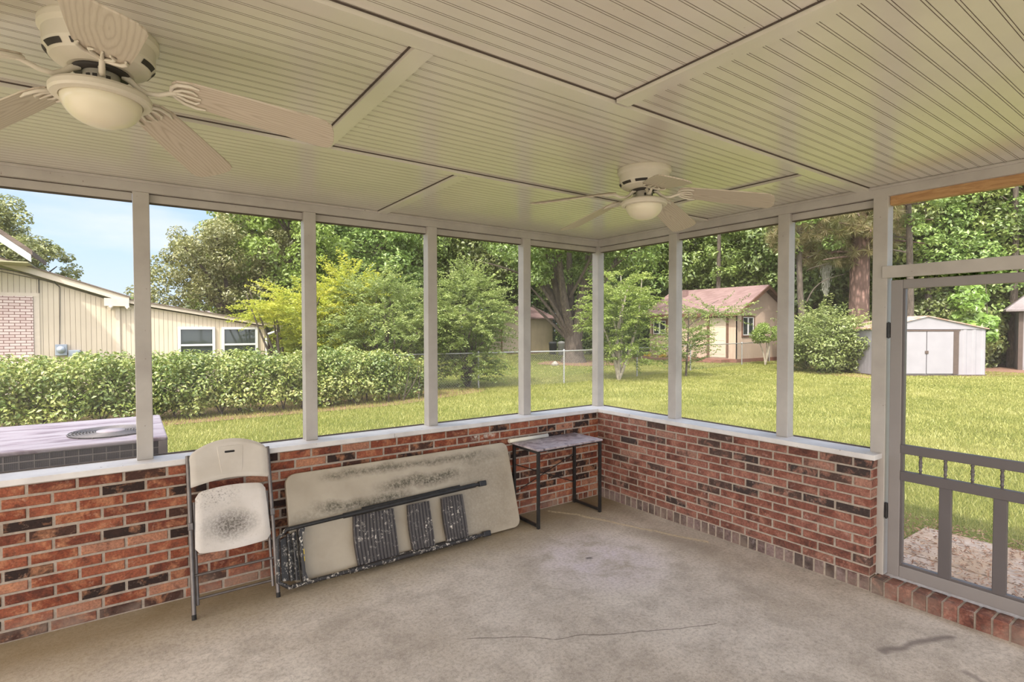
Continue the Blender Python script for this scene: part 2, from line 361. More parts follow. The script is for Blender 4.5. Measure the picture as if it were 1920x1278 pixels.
    def leaf(key, cols, trans=.35, gloss=.05, hue=True):
        t = NT(key); tn = t.attr('tone'); c = t.coord('Object'); n = t.noise(c, .9, 4)
        f = t.math('ADD', t.math('MULTIPLY', tn, .62), t.math('MULTIPLY', t.mask(n, .3, .7), .38))
        col = t.ramp(f, [(i / max(1, len(cols) - 1), k) for i, k in enumerate(cols)])
        if hue:
            hs = t.n('ShaderNodeHueSaturation'); r = t.orand()
            t.set(hs.inputs['Hue'], t.math('ADD', .485, t.math('MULTIPLY', r, .03))); t.set(hs.inputs['Value'], t.math('ADD', .8, t.math('MULTIPLY', r, .4)))
            t.set(hs.inputs['Color'], col); col = hs.outputs[0]
        d = t.n('ShaderNodeBsdfDiffuse'); t.set(d.inputs[0], col); tl = t.n('ShaderNodeBsdfTranslucent'); t.set(tl.inputs[0], col)
        m1 = t.n('ShaderNodeMixShader'); m1.inputs[0].default_value = trans; t.t.links.new(d.outputs[0], m1.inputs[1]); t.t.links.new(tl.outputs[0], m1.inputs[2])
        g = t.n('ShaderNodeBsdfGlossy'); g.inputs[0].default_value = (1, 1, 1, 1); g.inputs['Roughness'].default_value = .42
        m2 = t.n('ShaderNodeMixShader'); m2.inputs[0].default_value = gloss; t.t.links.new(m1.outputs[0], m2.inputs[1]); t.t.links.new(g.outputs[0], m2.inputs[2])
        M[key] = t.shader(m2.outputs[0])
    leaf('leaf_hedge', [(.05, .09, .018), (.12, .19, .035), (.24, .30, .065), (.44, .46, .15), (.50, .40, .24)], .3, .055, False)
    leaf('leaf_grass', [(.15, .18, .04), (.25, .27, .065), (.37, .37, .11), (.52, .49, .21)], .4, .02, False)
    leaf('leaf_forest', [(.07, .11, .03), (.16, .235, .06), (.29, .38, .10), (.48, .54, .20)], .35, .05)
    leaf('leaf_deep', [(.06, .095, .03), (.135, .195, .055), (.23, .29, .09), (.38, .44, .16)], .3, .05)
    leaf('leaf_lime', [(.12, .18, .035), (.26, .36, .075), (.44, .52, .15)], .45, .04)
    leaf('leaf_vine', [(.12, .20, .035), (.20, .34, .055), (.34, .48, .11)], .4, .05, False)
    leaf('leaf_oak', [(0.096, 0.136, 0.048), (0.208, 0.24, 0.08), (0.352, 0.376, 0.144), (0.48, 0.48, 0.208)], .35, .06)
    leaf('leaf_yellow', [(.22, .29, .035), (.44, .47, .06), (.62, .58, .10)], .5, .03, False)
    leaf('leaf_sage', [(.10, .15, .04), (.24, .31, .085), (.46, .52, .18)], .45, .04, False)
    leaf('leaf_bush', [(.10, .13, .035), (.21, .25, .075), (.37, .385, .14)], .35, .05)
    leaf('needle', [(0.0806, 0.0979, 0.0346), (0.184, 0.196, 0.0634), (0.288, 0.242, 0.115), (0.346, 0.23, 0.138)], .35, .04)
    leaf('leaf_moss', [(0.3, 0.31, 0.26), (0.42, 0.42, 0.36)], .35, .02, False)
    leaf('leaf_flower', [(0.7, 0.45, 0.02), (0.7, 0.6, 0.03)], .4, .02, False)
    leaf('leaf_litter', [(0.16, 0.08, 0.05), (0.3, 0.16, 0.1), (0.45, 0.33, 0.22)], .1, .02, False)
    t = NT('bark'); c = t.coord('Object', (7, 7, 1.6)); n = t.noise(c, 1.6, 7, .7, .6)
    M['bark'] = t.bsdf(t.ramp(n, [(.3, (.04, .031, .025)), (.55, (.105, .085, .07)), (.75, (.18, .15, .125))]), .9, bump=n, bs=1, bd=.06)
    t = NT('pine_bark'); c = t.coord('Object', (3.2, 3.2, 1.2)); n = t.vor(c, 2.2); k = t.noise(t.coord('Object', (6, 6, 3)), 3, 6, .7)
    M['pine_bark'] = t.bsdf(t.mix(t.mask(n, .1, .5), t.ramp(k, [(.3, (.20, .115, .095)), (.7, (.33, .21, .18))]), (.09, .055, .045, 1)), .9, bump=n, bs=1, bd=.05)
    simple('pale_bark', (.34, .30, .24, 1), .8, var=.15, scale=10)
    simple('siding_cream', (.56, .475, .375, 1), .7, var=.03, scale=1.5)
    simple('siding_tan', (.52, .42, .30, 1), .75, var=.04, scale=1.5)
    simple('siding_peach', (.50, .38, .305, 1), .75, var=.03, scale=1.5)
    simple('cream_trim', (.60, .51, .42, 1), .6, var=.03)
    simple('white_trim', (.60, .60, .61, 1), .5, var=.02)
    simple('brown_trim', (.13, .068, .045, 1), .6, var=.1)
    simple('rust_trim', (.23, .10, .075, 1), .6, var=.1)
    simple('soffit_board', (.35, .33, .2, 1), .7, var=.05)
    def shingle(key, a, b, s=(3.2, 3.2, 9)):
        t = NT(key); c = t.coord(); q = t.sep(c); cb = t.n('ShaderNodeCombineXYZ'); t.set(cb.inputs[0], t.math('ADD', q[0], q[1])); t.set(cb.inputs[1], t.math('MULTIPLY', q[2], 2.1)); br = t.n('ShaderNodeTexBrick'); t.set(br.inputs['Vector'], cb.outputs[0]); br.inputs['Scale'].default_value = 1; br.inputs['Brick Width'].default_value = .33; br.inputs['Row Height'].default_value = .26; br.inputs['Mortar Size'].default_value = .012; br.inputs['Color1'].default_value = (0, 0, 0, 1); br.inputs['Color2'].default_value = (1, 1, 1, 1); br.inputs['Mortar'].default_value = (-.5, -.5, -.5, 1)
        n = t.math('ADD', t.math('MULTIPLY', t.noise(c, 3, 3, .6), .5), t.math('MULTIPLY', br.outputs['Color'], .5)); k = t.noise(c, 40, 3, .7)
        M[key] = t.bsdf(t.mix(t.mask(k, .4, .7), t.ramp(n, [(.2, a), (.7, b)]), b + (1,)), .9, spec=.2, bump=n, bs=.4, bd=.03)
    shingle('shingle_rose', (.155, .095, .092), (.265, .18, .178)); shingle('shingle_grey', (.16, .14, .15), (.25, .22, .23)); shingle('shingle_brown', (.11, .085, .075), (.18, .14, .12))
    t = NT('window_glass'); M['glass'] = t.bsdf((.035, .045, .045, 1), .05, spec=1.0)
    t = NT('painted_brick'); c = t.coord(); b = t.n('ShaderNodeTexBrick'); mp = t.n('ShaderNodeMapping'); mp.inputs['Rotation'].default_value = (R(90), 0, 0)
    t.set(mp.inputs[0], c); t.set(b.inputs['Vector'], mp.outputs[0]); b.inputs['Scale'].default_value = 1; b.inputs['Brick Width'].default_value = .22; b.inputs['Row Height'].default_value = .075
    b.inputs['Mortar Size'].default_value = .009; b.inputs['Color1'].default_value = (.56, .42, .40, 1); b.inputs['Color2'].default_value = (.68, .57, .54, 1); b.inputs['Mortar'].default_value = (.22, .12, .11, 1)
    M['painted_brick'] = t.bsdf(b.outputs[0], .9, bump=b.outputs['Fac'], bs=-.5, bd=.01)
    simple('meter_grey', (.30, .34, .40, 1), .45, .3, var=.06)
    simple('cable_black', (.05, .045, .045, 1), .6)
    simple('shed_white', (.29, .28, .315, 1), .5, var=.03, scale=2)
    simple('shed_brown', (.085, .06, .052, 1), .6, var=.06)
    t = NT('rusty_roof'); c = t.coord(); n = t.noise(c, 3, 6)
    M['rusty_roof'] = t.bsdf(t.ramp(n, [(.35, (.44, .39, .38)), (.55, (.36, .21, .16)), (.7, (.25, .12, .085))]), .7)
    simple('galvanised', (.42, .42, .42, 1), .45, .5, var=.06)
    t = NT('chain_link'); c = t.coord('UV'); s_ = t.sep(c)
    def wire(e):
        fr = t.math('FRACT', e); return t.math('LESS_THAN', t.math('ABSOLUTE', t.math('SUBTRACT', fr, .5)), .05)
    w = t.math('MAXIMUM', wire(t.math('ADD', s_[0], s_[1])), wire(t.math('SUBTRACT', s_[0], s_[1])))
    tr = t.n('ShaderNodeBsdfTransparent'); df = t.n('ShaderNodeBsdfPrincipled'); df.inputs['Base Color'].default_value = (.17, .165, .16, 1); df.inputs['Roughness'].default_value = .5
    mx = t.n('ShaderNodeMixShader'); t.set(mx.inputs[0], w); t.t.links.new(tr.outputs[0], mx.inputs[1]); t.t.links.new(df.outputs[0], mx.inputs[2]); M['chain'] = t.shader(mx.outputs[0])
    # air conditioner
    t = NT('ac_lid'); c = t.coord(); n = t.noise(t.coord('Object', (.9, 4, 1)), 2, 6, .6, .6)
    M['ac_lid'] = t.bsdf(t.ramp(n, [(.35, (.26, .235, .265)), (.52, (.225, .19, .22)), (.62, (.115, .08, .10)), (.75, (.245, .215, .245))]), .45, spec=.4)
    simple('ac_case', (.20, .17, .17, 1), .5, .2, var=.06)
    simple('ac_wire', (.11, .10, .105, 1), .5, .3, var=.05)
    t = NT('ac_coil'); c = t.coord('Object', (90, 90, 90)); x = t.sep(c)
    w = t.math('MULTIPLY', t.math('FRACT', x[0]), t.math('FRACT', x[2]))
    M['ac_coil'] = t.bsdf(t.ramp(w, [(.0, (.06, .052, .058)), (.6, (.15, .13, .145))]), .5, .3)
    t = NT('patio_paver'); c = t.coord(); n = t.noise(c, 14, 7, .75); k = t.noise(c, 3, 4)
    M['paver'] = t.bsdf(t.mix(t.mask(k, .4, .65), t.ramp(n, [(.3, (.22, .17, .14)), (.6, (.42, .35, .30)), (.75, (.55, .47, .42))]), (.34, .24, .16, 1)), .9, bump=n, bs=.5, bd=.01)
    simple('mulch', (.21, .115, .08, 1), .95, var=.25, scale=25, bs=.8)
    simple('bin_dark', (.045, .05, .055, 1), .5); simple('bin_grey', (.38, .37, .37, 1), .5)
    simple('white_stone', (.30, .27, .24, 1), .8, var=.1); simple('orange_plastic', (.8, .28, .04, 1), .5)
mats()

# ------------------------------------------------------------------ large structure: floor, walls, ceiling
K = 1.0245            # everything overhead lies at this scale from the eye
CZ = 2.746            # ceiling height
XW, YS = -7.2, -6.2   # the porch goes on behind the camera to here
rng = random.Random(7)

def floor():
    m = MB(); m.box((XW, YS, -.3), (.19, .2, 0)); o = m.build('floor', M['concrete']); struct(o, 'weathered grey concrete porch slab with a hairline crack')
floor()

def brick_row(m, axis, a0, a1, z0, z1, L, phase, face, back, joint=.0155, rand=rng):
    """one course of bricks from a0 to a1 along the axis; front face at coordinate `face`"""
    a = a0 - phase
    while a < a1:
        b0, b1 = max(a + joint / 2, a0), min(a + L - joint / 2, a1)
        if b1 - b0 > .02:
            j = rand.uniform(-.0018, .0018); dz = rand.uniform(-.001, .001); m.tone = rand.random()
            e = .0035
            f0 = face + j
            P = lambda al, dp, z: (al, dp, z) if axis == 'x' else (dp, al, z)
            q = [P(b0, back, z0 + dz), P(b1, back, z0 + dz), P(b1, back, z1 + dz), P(b0, back, z1 + dz),
                 P(b0, f0 + e, z0 + dz), P(b1, f0 + e, z0 + dz), P(b1, f0 + e, z1 + dz), P(b0, f0 + e, z1 + dz),
                 P(b0 + e, f0, z0 + e + dz), P(b1 - e, f0, z0 + e + dz), P(b1 - e, f0, z1 - e + dz), P(b0 + e, f0, z1 - e + dz)]
            fs = [(8, 9, 10, 11)] + [(i, (i + 1) % 4, 4 + (i + 1) % 4, 4 + i) for i in range(4)] + [(4 + i, 4 + (i + 1) % 4, 8 + (i + 1) % 4, 8 + i) for i in range(4)]
            m.add(q, fs)
        a += L
def walls():
    m = MB(); m.m = 1; m.box((XW, .006, 0), (.0055, .2, .8965)); m.m = 0
    h = .8955 / 13
    for i in range(13):
        z0 = i * h + .0075; z1 = (i + 1) * h - .0075
        if i == 0:
            brick_row(m, 'x', XW, -.62, z0, z1, .2275, 0, 0, .05); brick_row(m, 'x', -.62, .006, z0, z1, .069, 0, 0, .05)
        else:
            brick_row(m, 'x', XW, .006, z0, z1, .2275, .085 + (.114 if i % 2 else 0) + rng.uniform(-.006, .006), 0, .05)
    struct(m.build('wall_north', [M['brick_red'], M['mortar']]), 'low red and dark brick wall under the long row of screens')
    m = MB(); m.m = 1; m.box((.006, -2.594, 0), (.1, .2, .8965)); m.m = 0
    m.m = 2; brick_row(m, 'y', -2.6, .0, .004, .094, .0735, 0, 0, .05); m.m = 0
    h = (.8955 - .098) / 12
    for i in range(12):
        z0 = .098 + i * h + .0068; z1 = .098 + (i + 1) * h - .0068
        ph = .1135 if i % 2 else 0
        brick_row(m, 'y', -2.6, .0, z0, z1, .2275, ph, 0, .05)
        # narrow end of the wall
        brick_row(m, 'x', .0, .1, z0, z1, .108 if i % 2 else .2, 0, -2.6, -2.55)
    brick_row(m, 'x', .0, .1, .004, .094, .2, 0, -2.6, -2.55)
    struct(m.build('wall_east', [M['brick_rose'], M['mortar'], M['brick_dusty']]), 'low rose brick wall between the corner and the screen door')
    # rowlock step under the door
    m = MB(); m.m = 1; m.box((.004, -3.66, -.0), (.2, -2.601, .094)); m.m = 0
    a = -2.612
    while a > -3.6:
        m.tone = .2 + .75 * rng.random(); j = rng.uniform(-.003, .003)
        x0, x1, y0, y1, z1 = -.004 + j, .118, a - .066, a, .1 + j * .5
        e = .005
        m.add([(x0, y0, 0), (x0, y1, 0), (x0, y1, z1 - e), (x0, y0, z1 - e), (x0 + e, y0 + e, z1), (x0 + e, y1 - e, z1), (x1, y1 - e, z1), (x1, y0 + e, z1), (x1, y0, z1 - e), (x1, y1, z1 - e), (x1, y0, 0), (x1, y1, 0)],
              [(0, 1, 2, 3), (3, 2, 5, 4), (4, 5, 6, 7), (7, 6, 9, 8), (0, 3, 8, 10), (1, 11, 9, 2), (3, 4, 7, 8), (2, 9, 6, 5)])
        a -= .0785
    struct(m.build('trim_1', [M['brick_rose'], M['mortar']]), 'row of upright bricks forming the step under the screen door')
    # the wall goes on beyond the door
    m = MB(); m.m = 1; m.box((.006, YS, 0), (.1, -3.68, .8965)); m.m = 0
    for i in range(12): brick_row(m, 'y', YS, -3.675, .098 + i * h + .0068, .098 + (i + 1) * h - .0068, .2275, .1135 if i % 2 else 0, 0, .05)
    m.m = 2; brick_row(m, 'y', YS, -3.675, .004, .094, .0735, 0, 0, .05)
    struct(m.build('wall_east_rear', [M['brick_rose'], M['mortar'], M['brick_dusty']]), 'low rose brick wall past the screen door')
    m = MB(); m.box((-.02, YS, .897), (.225, -3.668, .934)); struct(m.build('trim_42', M['sill'], bevel=.004))
    # sills
    m = MB(); m.box((XW, -.02, .897), (-1.96 - .35, .225, .934)); m.box((-2.307, -.02, .897), (.225, .225, .934))
    struct(m.build('trim_2', M['sill'], bevel=.004), 'white painted sill board on the long brick wall')
    m = MB(); m.box((-.02, -2.625, .897), (.225, -.0205, .934)); struct(m.build('trim_3', M['sill'], bevel=.004), 'white painted sill board on the short brick wall')
walls()

def ceiling():
    m = MB(); P = .0572 * K; y = .1; pts = [(y, CZ)]; mi = []
    g, d, b = .0028, .0035, .0062
    while y > YS:
        y0 = y - P + 2 * g + b
        for yy, zz in ((y0, CZ), (y0 - g * .2, CZ + d), (y0 - g * .8, CZ + d), (y0 - g, CZ), (y0 - g - b, CZ), (y0 - g - b - g * .2, CZ + d), (y0 - g - b - g * .8, CZ + d), (y0 - 2 * g - b, CZ)):
            pts.append((yy, zz))
        mi += [0, 1, 1, 1, 0, 1, 1, 1]
        y = y0 - 2 * g - b
    vs = [(XW, yy, zz) for yy, zz in pts] + [(.1, yy, zz) for yy, zz in pts]; n = len(pts)
    for i in range(n - 1):
        m.m = mi[i]; m.add([vs[i], vs[i + 1], vs[n + i + 1], vs[n + i]], [(0, 1, 2, 3)])
    m.m = 0; m.box((XW, YS, CZ + .012), (.1, .1, CZ + .2))
    struct(m.build('ceiling', [M['ceiling'], M['groove']]), 'white beadboard porch ceiling')
    # roof over it with a short overhang
    m = MB(); m.box((XW - .3, YS - .3, CZ + .2), (.45, .45, CZ + .3)); struct(m.build('roof', M['shingle_grey']), 'flat porch roof deck above the ceiling')
    k = 3
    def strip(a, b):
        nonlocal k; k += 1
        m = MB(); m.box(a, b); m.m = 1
        if b[0] - a[0] > b[1] - a[1]: m.box((a[0], a[1] - .0065, CZ - .004), (b[0], a[1], CZ + .003))   # dark strip painting the shadow line of the joint along one edge
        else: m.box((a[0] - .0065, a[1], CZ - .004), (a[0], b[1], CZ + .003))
        struct(m.build('trim_%d' % k, [M['ceiling'], M['joint_and_shadow']]), None)
    cx = lambda x: -4.0625 + (x + 4.0625) * K
    cy = lambda y: -4.13 + (y + 4.13) * K
    t = .019
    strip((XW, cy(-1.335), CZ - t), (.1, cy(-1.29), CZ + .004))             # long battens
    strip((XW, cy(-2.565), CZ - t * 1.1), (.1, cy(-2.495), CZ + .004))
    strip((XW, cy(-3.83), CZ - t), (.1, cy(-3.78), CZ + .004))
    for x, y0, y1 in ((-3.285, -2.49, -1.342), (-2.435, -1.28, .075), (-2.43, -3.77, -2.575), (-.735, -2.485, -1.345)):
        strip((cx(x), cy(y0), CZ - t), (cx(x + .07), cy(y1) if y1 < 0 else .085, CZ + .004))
    k = 11
    for a, b in (((XW, .1, 2.671), (.2, .2, CZ)), ((.1, YS, 2.671), (.2, .0995, CZ))):       # beams
        k += 1; m = MB(); m.box(a, b)
        if k == 12: m.box((XW, .086, 2.727), (.0995, .0998, CZ - .001))
        else: m.box((.086, YS, 2.727), (.0998, .085, CZ - .001))
        struct(m.build('trim_%d' % k, M['paint'], bevel=.003), 'white beam over the %s screens' % ('long row of' if k == 12 else 'short row of'))
ceiling()

N_POSTS = [-5.085, -4.033, -2.977, -1.943, -.91]; E_POSTS = [-.838, -1.888]; W = .09
def frames():
    k = 13
    def post(x0, y0, x1, y1, z0, z1, label):
        nonlocal k; k += 1; m = MB(); m.box((x0, y0, z0), (x1, y1, z1)); struct(m.build('trim_%d' % k, M['paint'], bevel=.004), label)
    names = ['beside the air conditioner, out at the far left', 'left of the folding chair', 'right of the folding chair', 'above the folded table', 'left of the corner post']
    for x, l in zip(N_POSTS, names): post(x, .1, x + W, .1 + W, .934, 2.671, 'white square porch post ' + l)
    post(.1, .1, .1 + W, .1 + W, .934, 2.671, 'white square porch post at the corner')
    for y, l in zip(E_POSTS, ('right of the corner post', 'third from the corner, left of the door post')): post(.1, y - W, .1 + W, y, .934, 2.671, 'white square porch post ' + l)
    post(.1005, -2.64, .1 + W, -2.551, .1, 2.68, 'white door post running down to the brick step')
    post(.1005, -3.665, .1 + W, -3.575, .1, 2.68, None)
    # screened windows: header strip, bottom strip and the insect screen
    n = 0
    xs = [XW] + [v for p in N_POSTS for v in (p, p + W)] + [.1]
    for i in range(0, len(xs), 2):
        n += 1; x0, x1 = xs[i] + .001, xs[i + 1] - .001
        m = MB(); m.box((x0, .137, 2.615), (x1, .185, 2.672)); m.m = 1; m.box((x0, .1365, 2.6105), (x1, .186, 2.615)); m.box((x0, .1345, 2.666), (x1, .137, 2.671)); m.box((x0, .19, .9335), (x1, .2, .944)); o = m.build('window_%d' % n, [M['paint'], M['joint_and_shadow']]); struct(o)
        s = MB(); s.add([(x0, .178, .936), (x1, .178, .936), (x1, .178, 2.64), (x0, .178, 2.64)], [(0, 1, 2, 3)]); s.build('insect_screen', M['screen'], o)
    ys = [.1, E_POSTS[0], E_POSTS[0] - W, E_POSTS[1], E_POSTS[1] - W, -2.551]
    for i in range(0, 6, 2):
        n += 1; y1, y0 = ys[i] - .001, ys[i + 1] + .001
        m = MB(); m.box((.137, y0, 2.615), (.185, y1, 2.672)); m.m = 1; m.box((.1365, y0, 2.6105), (.186, y1, 2.615)); m.box((.1345, y0, 2.666), (.137, y1, 2.671)); m.box((.19, y0, .9335), (.2, y1, .944)); o = m.build('window_%d' % n, [M['paint'], M['joint_and_shadow']]); struct(o)
        s = MB(); s.add([(.178, y0, .936), (.178, y1, .936), (.178, y1, 2.64), (.178, y0, 2.64)], [(0, 1, 2, 3)]); s.build('insect_screen', M['screen'], o)
    n += 1; m = MB(); m.box((.137, YS, 2.615), (.185, -3.667, 2.672)); o = m.build('window_%d' % n, M['paint']); struct(o)
    s = MB(); s.add([(.178, YS, .936), (.178, -3.667, .936), (.178, -3.667, 2.64), (.178, YS, 2.64)], [(0, 1, 2, 3)]); s.build('insect_screen', M['screen'], o)
    # transom over the door: bare lumber strip and screen
    n += 1
    m = MB(); m.box((.13, -3.574, 2.612), (.185, -2.641, 2.672)); o = m.build('window_%d' % n, M['lumber'], bevel=.002); struct(o)
    s = MB(); s.add([(.178, -3.574, 2.15), (.178, -2.641, 2.15), (.178, -2.641, 2.63), (.178, -3.574, 2.63)], [(0, 1, 2, 3)]); s.build('insect_screen', M['screen'], o)
    m = MB(); m.box((.082, -3.66, 2.12), (.0998, -2.615, 2.2)); struct(m.build('trim_40', M['paint'], bevel=.003), 'white cross board above the screen door')
    m = MB(); m.box((.1, -3.574, 2.125), (.17, -2.641, 2.15)); struct(m.build('trim_41', M['paint'], bevel=.003))
frames()

def door():
    d = empty('door_1', (.14, -2.66, .1)); struct(d, 'grey screen door with spindle rail and upright slats')
    x0, x1 = .105, .14
    def fr(m): return m
    Y0, Y1 = -3.56, -2.662
    def part(nm, boxes, bev=.004, mat='door_paint'):
        m = MB()
        for a, b in boxes: m.box((a[0] - .14, a[1] + 2.66, a[2] - .1), (b[0] - .14, b[1] + 2.66, b[2] - .1))
        return m.build(nm, M[mat], d, bevel=bev)
    part('stile', [((x0, Y1 - .068, .12), (x1, Y1, 2.105))]); part('stile', [((x0, Y0, .12), (x1, Y0 + .068, 2.105))])
    a, b = Y0 + .068, Y1 - .068
    part('top_rail', [((x0, a, 2.045), (x1, b, 2.105))]); part('bottom_rail', [((x0, a, .12), (x1, b, .2))])
    part('middle_rail', [((x0 - .004, a, .952), (x1 - .004, b, 1.012))], mat='door_rail'); part('middle_rail', [((x0 - .004, a, .772), (x1 - .004, b, .836))], mat='door_rail')
    part('bead', [((x0 + .005, b - .014, .2), (x1 + .006, b, 2.045)), ((x0 + .005, a, .2), (x1 + .006, b - .014, .216))], .002, 'door_rail')
    for y in (-2.94, -3.203): part('slat', [((x0 + .004, y - .065, .2), (x1 - .006, y, .774))], mat='door_rail')
    for y in (-2.838, -2.969, -3.103, -3.24, -3.375):
        m = MB(); pr = [(.0055, .834), (.0055, .85), (.009, .856), (.0055, .862), (.0065, .88), (.009, .893), (.0055, .899), (.009, .905), (.0065, .92), (.0055, .936), (.009, .942), (.0055, .953)]
        m.lathe([(r * 1.3, z - .1) for r, z in pr], (x0 + .015 - .14, y + 2.66, 0), 10); m.build('spindle', M['door_rail'], d)
    for z in (1.72, .5): m = MB(); m.box((.1 - .14, -2.662 + 2.66, z - .1), (.118 - .14, -2.642 + 2.66, z)); m.tube([(.1 - .14, .006, z - .105), (.1 - .14, .006, z + .005)], .006); m.build('hinge', M['black_metal'], d)
    s = MB(); xx = .128 - .14; s.add([(xx, a + 2.66, .1), (xx, b + 2.66, .1), (xx, b + 2.66, 1.95), (xx, a + 2.66, 1.95)], [(0, 1, 2, 3)]); s.build('insect_screen', M['screen'], d)
door()

# ------------------------------------------------------------------ ceiling fans
def make_fan(loc, base, label):
    f = empty('ceiling_fan', loc); tag(f, label, 'ceiling fan', 'white ceiling fans on the porch ceiling')
    m = MB(); m.lathe([(.0, 0), (.158, 0), (.160, -.006), (.160, -.022), (.152, -.030), (.149, -.034), (.149, -.078), (.146, -.086), (.130, -.106), (.098, -.120), (.088, -.124), (.0, -.124)], n=56, sharp=True)
    mh = m.build('motor_housing', M['fan_white'], f)
    m = MB()
    for k in range(9):
        a0 = 2 * math.pi * k / 9; n = 6
        lo = [((.1465 + .0012) * math.cos(a0 + .5 * i / n), (.1465 + .0012) * math.sin(a0 + .5 * i / n), -.0865) for i in range(n + 1)]
        hi = [((.1355 + .0012) * math.cos(a0 + .5 * i / n), (.1355 + .0012) * math.sin(a0 + .5 * i / n), -.100) for i in range(n + 1)]
        m.add(lo + hi, [(i, i + 1, n + 2 + i, n + 1 + i) for i in range(n)])
    m.build('vent_slots', M['fan_dark'], mh)
    m = MB(); m.lathe([(.0, -.119), (.075, -.119), (.078, -.128), (.078, -.134), (.0, -.134)], n=32); m.build('rotor_plate', M['fan_dark'], f)
    m = MB(); m.lathe([(.0, -.132), (.050, -.132), (.049, -.18), (.056, -.186), (.0, -.188)], n=32); m.build('switch_housing', M['fan_white'], f)
    for a in (-2.3, -1.9, -1.2):
        m = MB(); m.box((.046, -.006, -.165), (.052, .006, -.150), lambda x, y, z, a=a: (x * math.cos(a) - y * math.sin(a), x * math.sin(a) + y * math.cos(a), z)); m.build('switch', M['fan_dark'], f)
    m = MB(); m.lathe([(.0, -.182), (.115, -.184), (.132, -.19), (.137, -.198), (.137, -.212), (.132, -.219), (.113, -.222), (.108, -.216), (.0, -.212)], n=56, sharp=True); m.build('light_pan', M['fan_white'], f)
    m = MB(); m.lathe([(.109, -.214)] + [(.109 * math.cos(R(a)), -.222 - .082 * math.sin(R(a))) for a in range(0, 90, 8)] + [(.0, -.304)], n=48); m.build('glass_dome', M['dome'], f)
    out = [(.205, -.036), (.225, -.056), (.27, -.068), (.45, -.078), (.66, -.086), (.69, -.081), (.709, -.064), (.717, -.03), (.717, .03), (.709, .064), (.69, .081), (.66, .086), (.45, .078), (.27, .068), (.225, .056), (.205, .036)]
    zf = lambda x: -.152 - .19 * (x - .2); zb = -.152; tp = math.tan(R(13.5))
    proto = None
    for k in range(5):
        if proto is None:
            fr = lambda x, y, h: (x, y, zf(x) - y * tp + h)
            m = MB(); m.slab(out, fr, -.003, .003); b = m.build('blade', M['blade'], f, bevel=.0015)
            m = MB()
            m.tube([(.060, 0, -.130), (.08, 0, -.142), (.10, 0, -.162), (.125, 0, -.176), (.16, 0, -.176), (.185, 0, -.168), (.21, 0, zf(.21) - .008)], [.010, .010, .009, .0085, .0085, .008, .008], 8)
            for s in (-1, 1):   # open scroll bracket under the blade root
                q = [(.196, 0), (.204, .026 * s), (.224, .047 * s), (.262, .058 * s), (.290, .054 * s)]
                m.tube([fr(x, y, -.008) for x, y in q], [.007, .007, .0065, .006, .003], 7)
                q = [(.205, .006 * s), (.235, .026 * s), (.264, .030 * s), (.278, .018 * s)]
                m.tube([fr(x, y, -.008) for x, y in q], [.006, .0055, .005, .003], 7)
            m.tube([fr(.2, 0, -.008), fr(.285, 0, -.007)], [.007, .003], 7)
            m.build('blade_arm', M['fan_white'], b); proto = b
        else:
            b = proto.copy(); COL.objects.link(b); b.parent = f
            for ch in kids(proto): c = ch.copy(); COL.objects.link(c); c.parent = b
        b.rotation_euler = (0, 0, R(base + 72 * k))
    return f
make_fan((-1.504, -1.922, CZ), 17, 'white ceiling fan with frosted dome light near the screened corner')
make_fan((-4.123, -1.913, CZ), -16, 'large white ceiling fan with wood grain blades nearest the viewer')

# ------------------------------------------------------------------ things on the porch
def lean(y0, y1, z1):
    v = Vector((0, y1 - y0, z1)).normalized(); n = Vector((0, -z1, y1 - y0)).normalized()
    return lambda x, b, h: tuple(Vector((x, y0, 0)) + v * b + n * h)

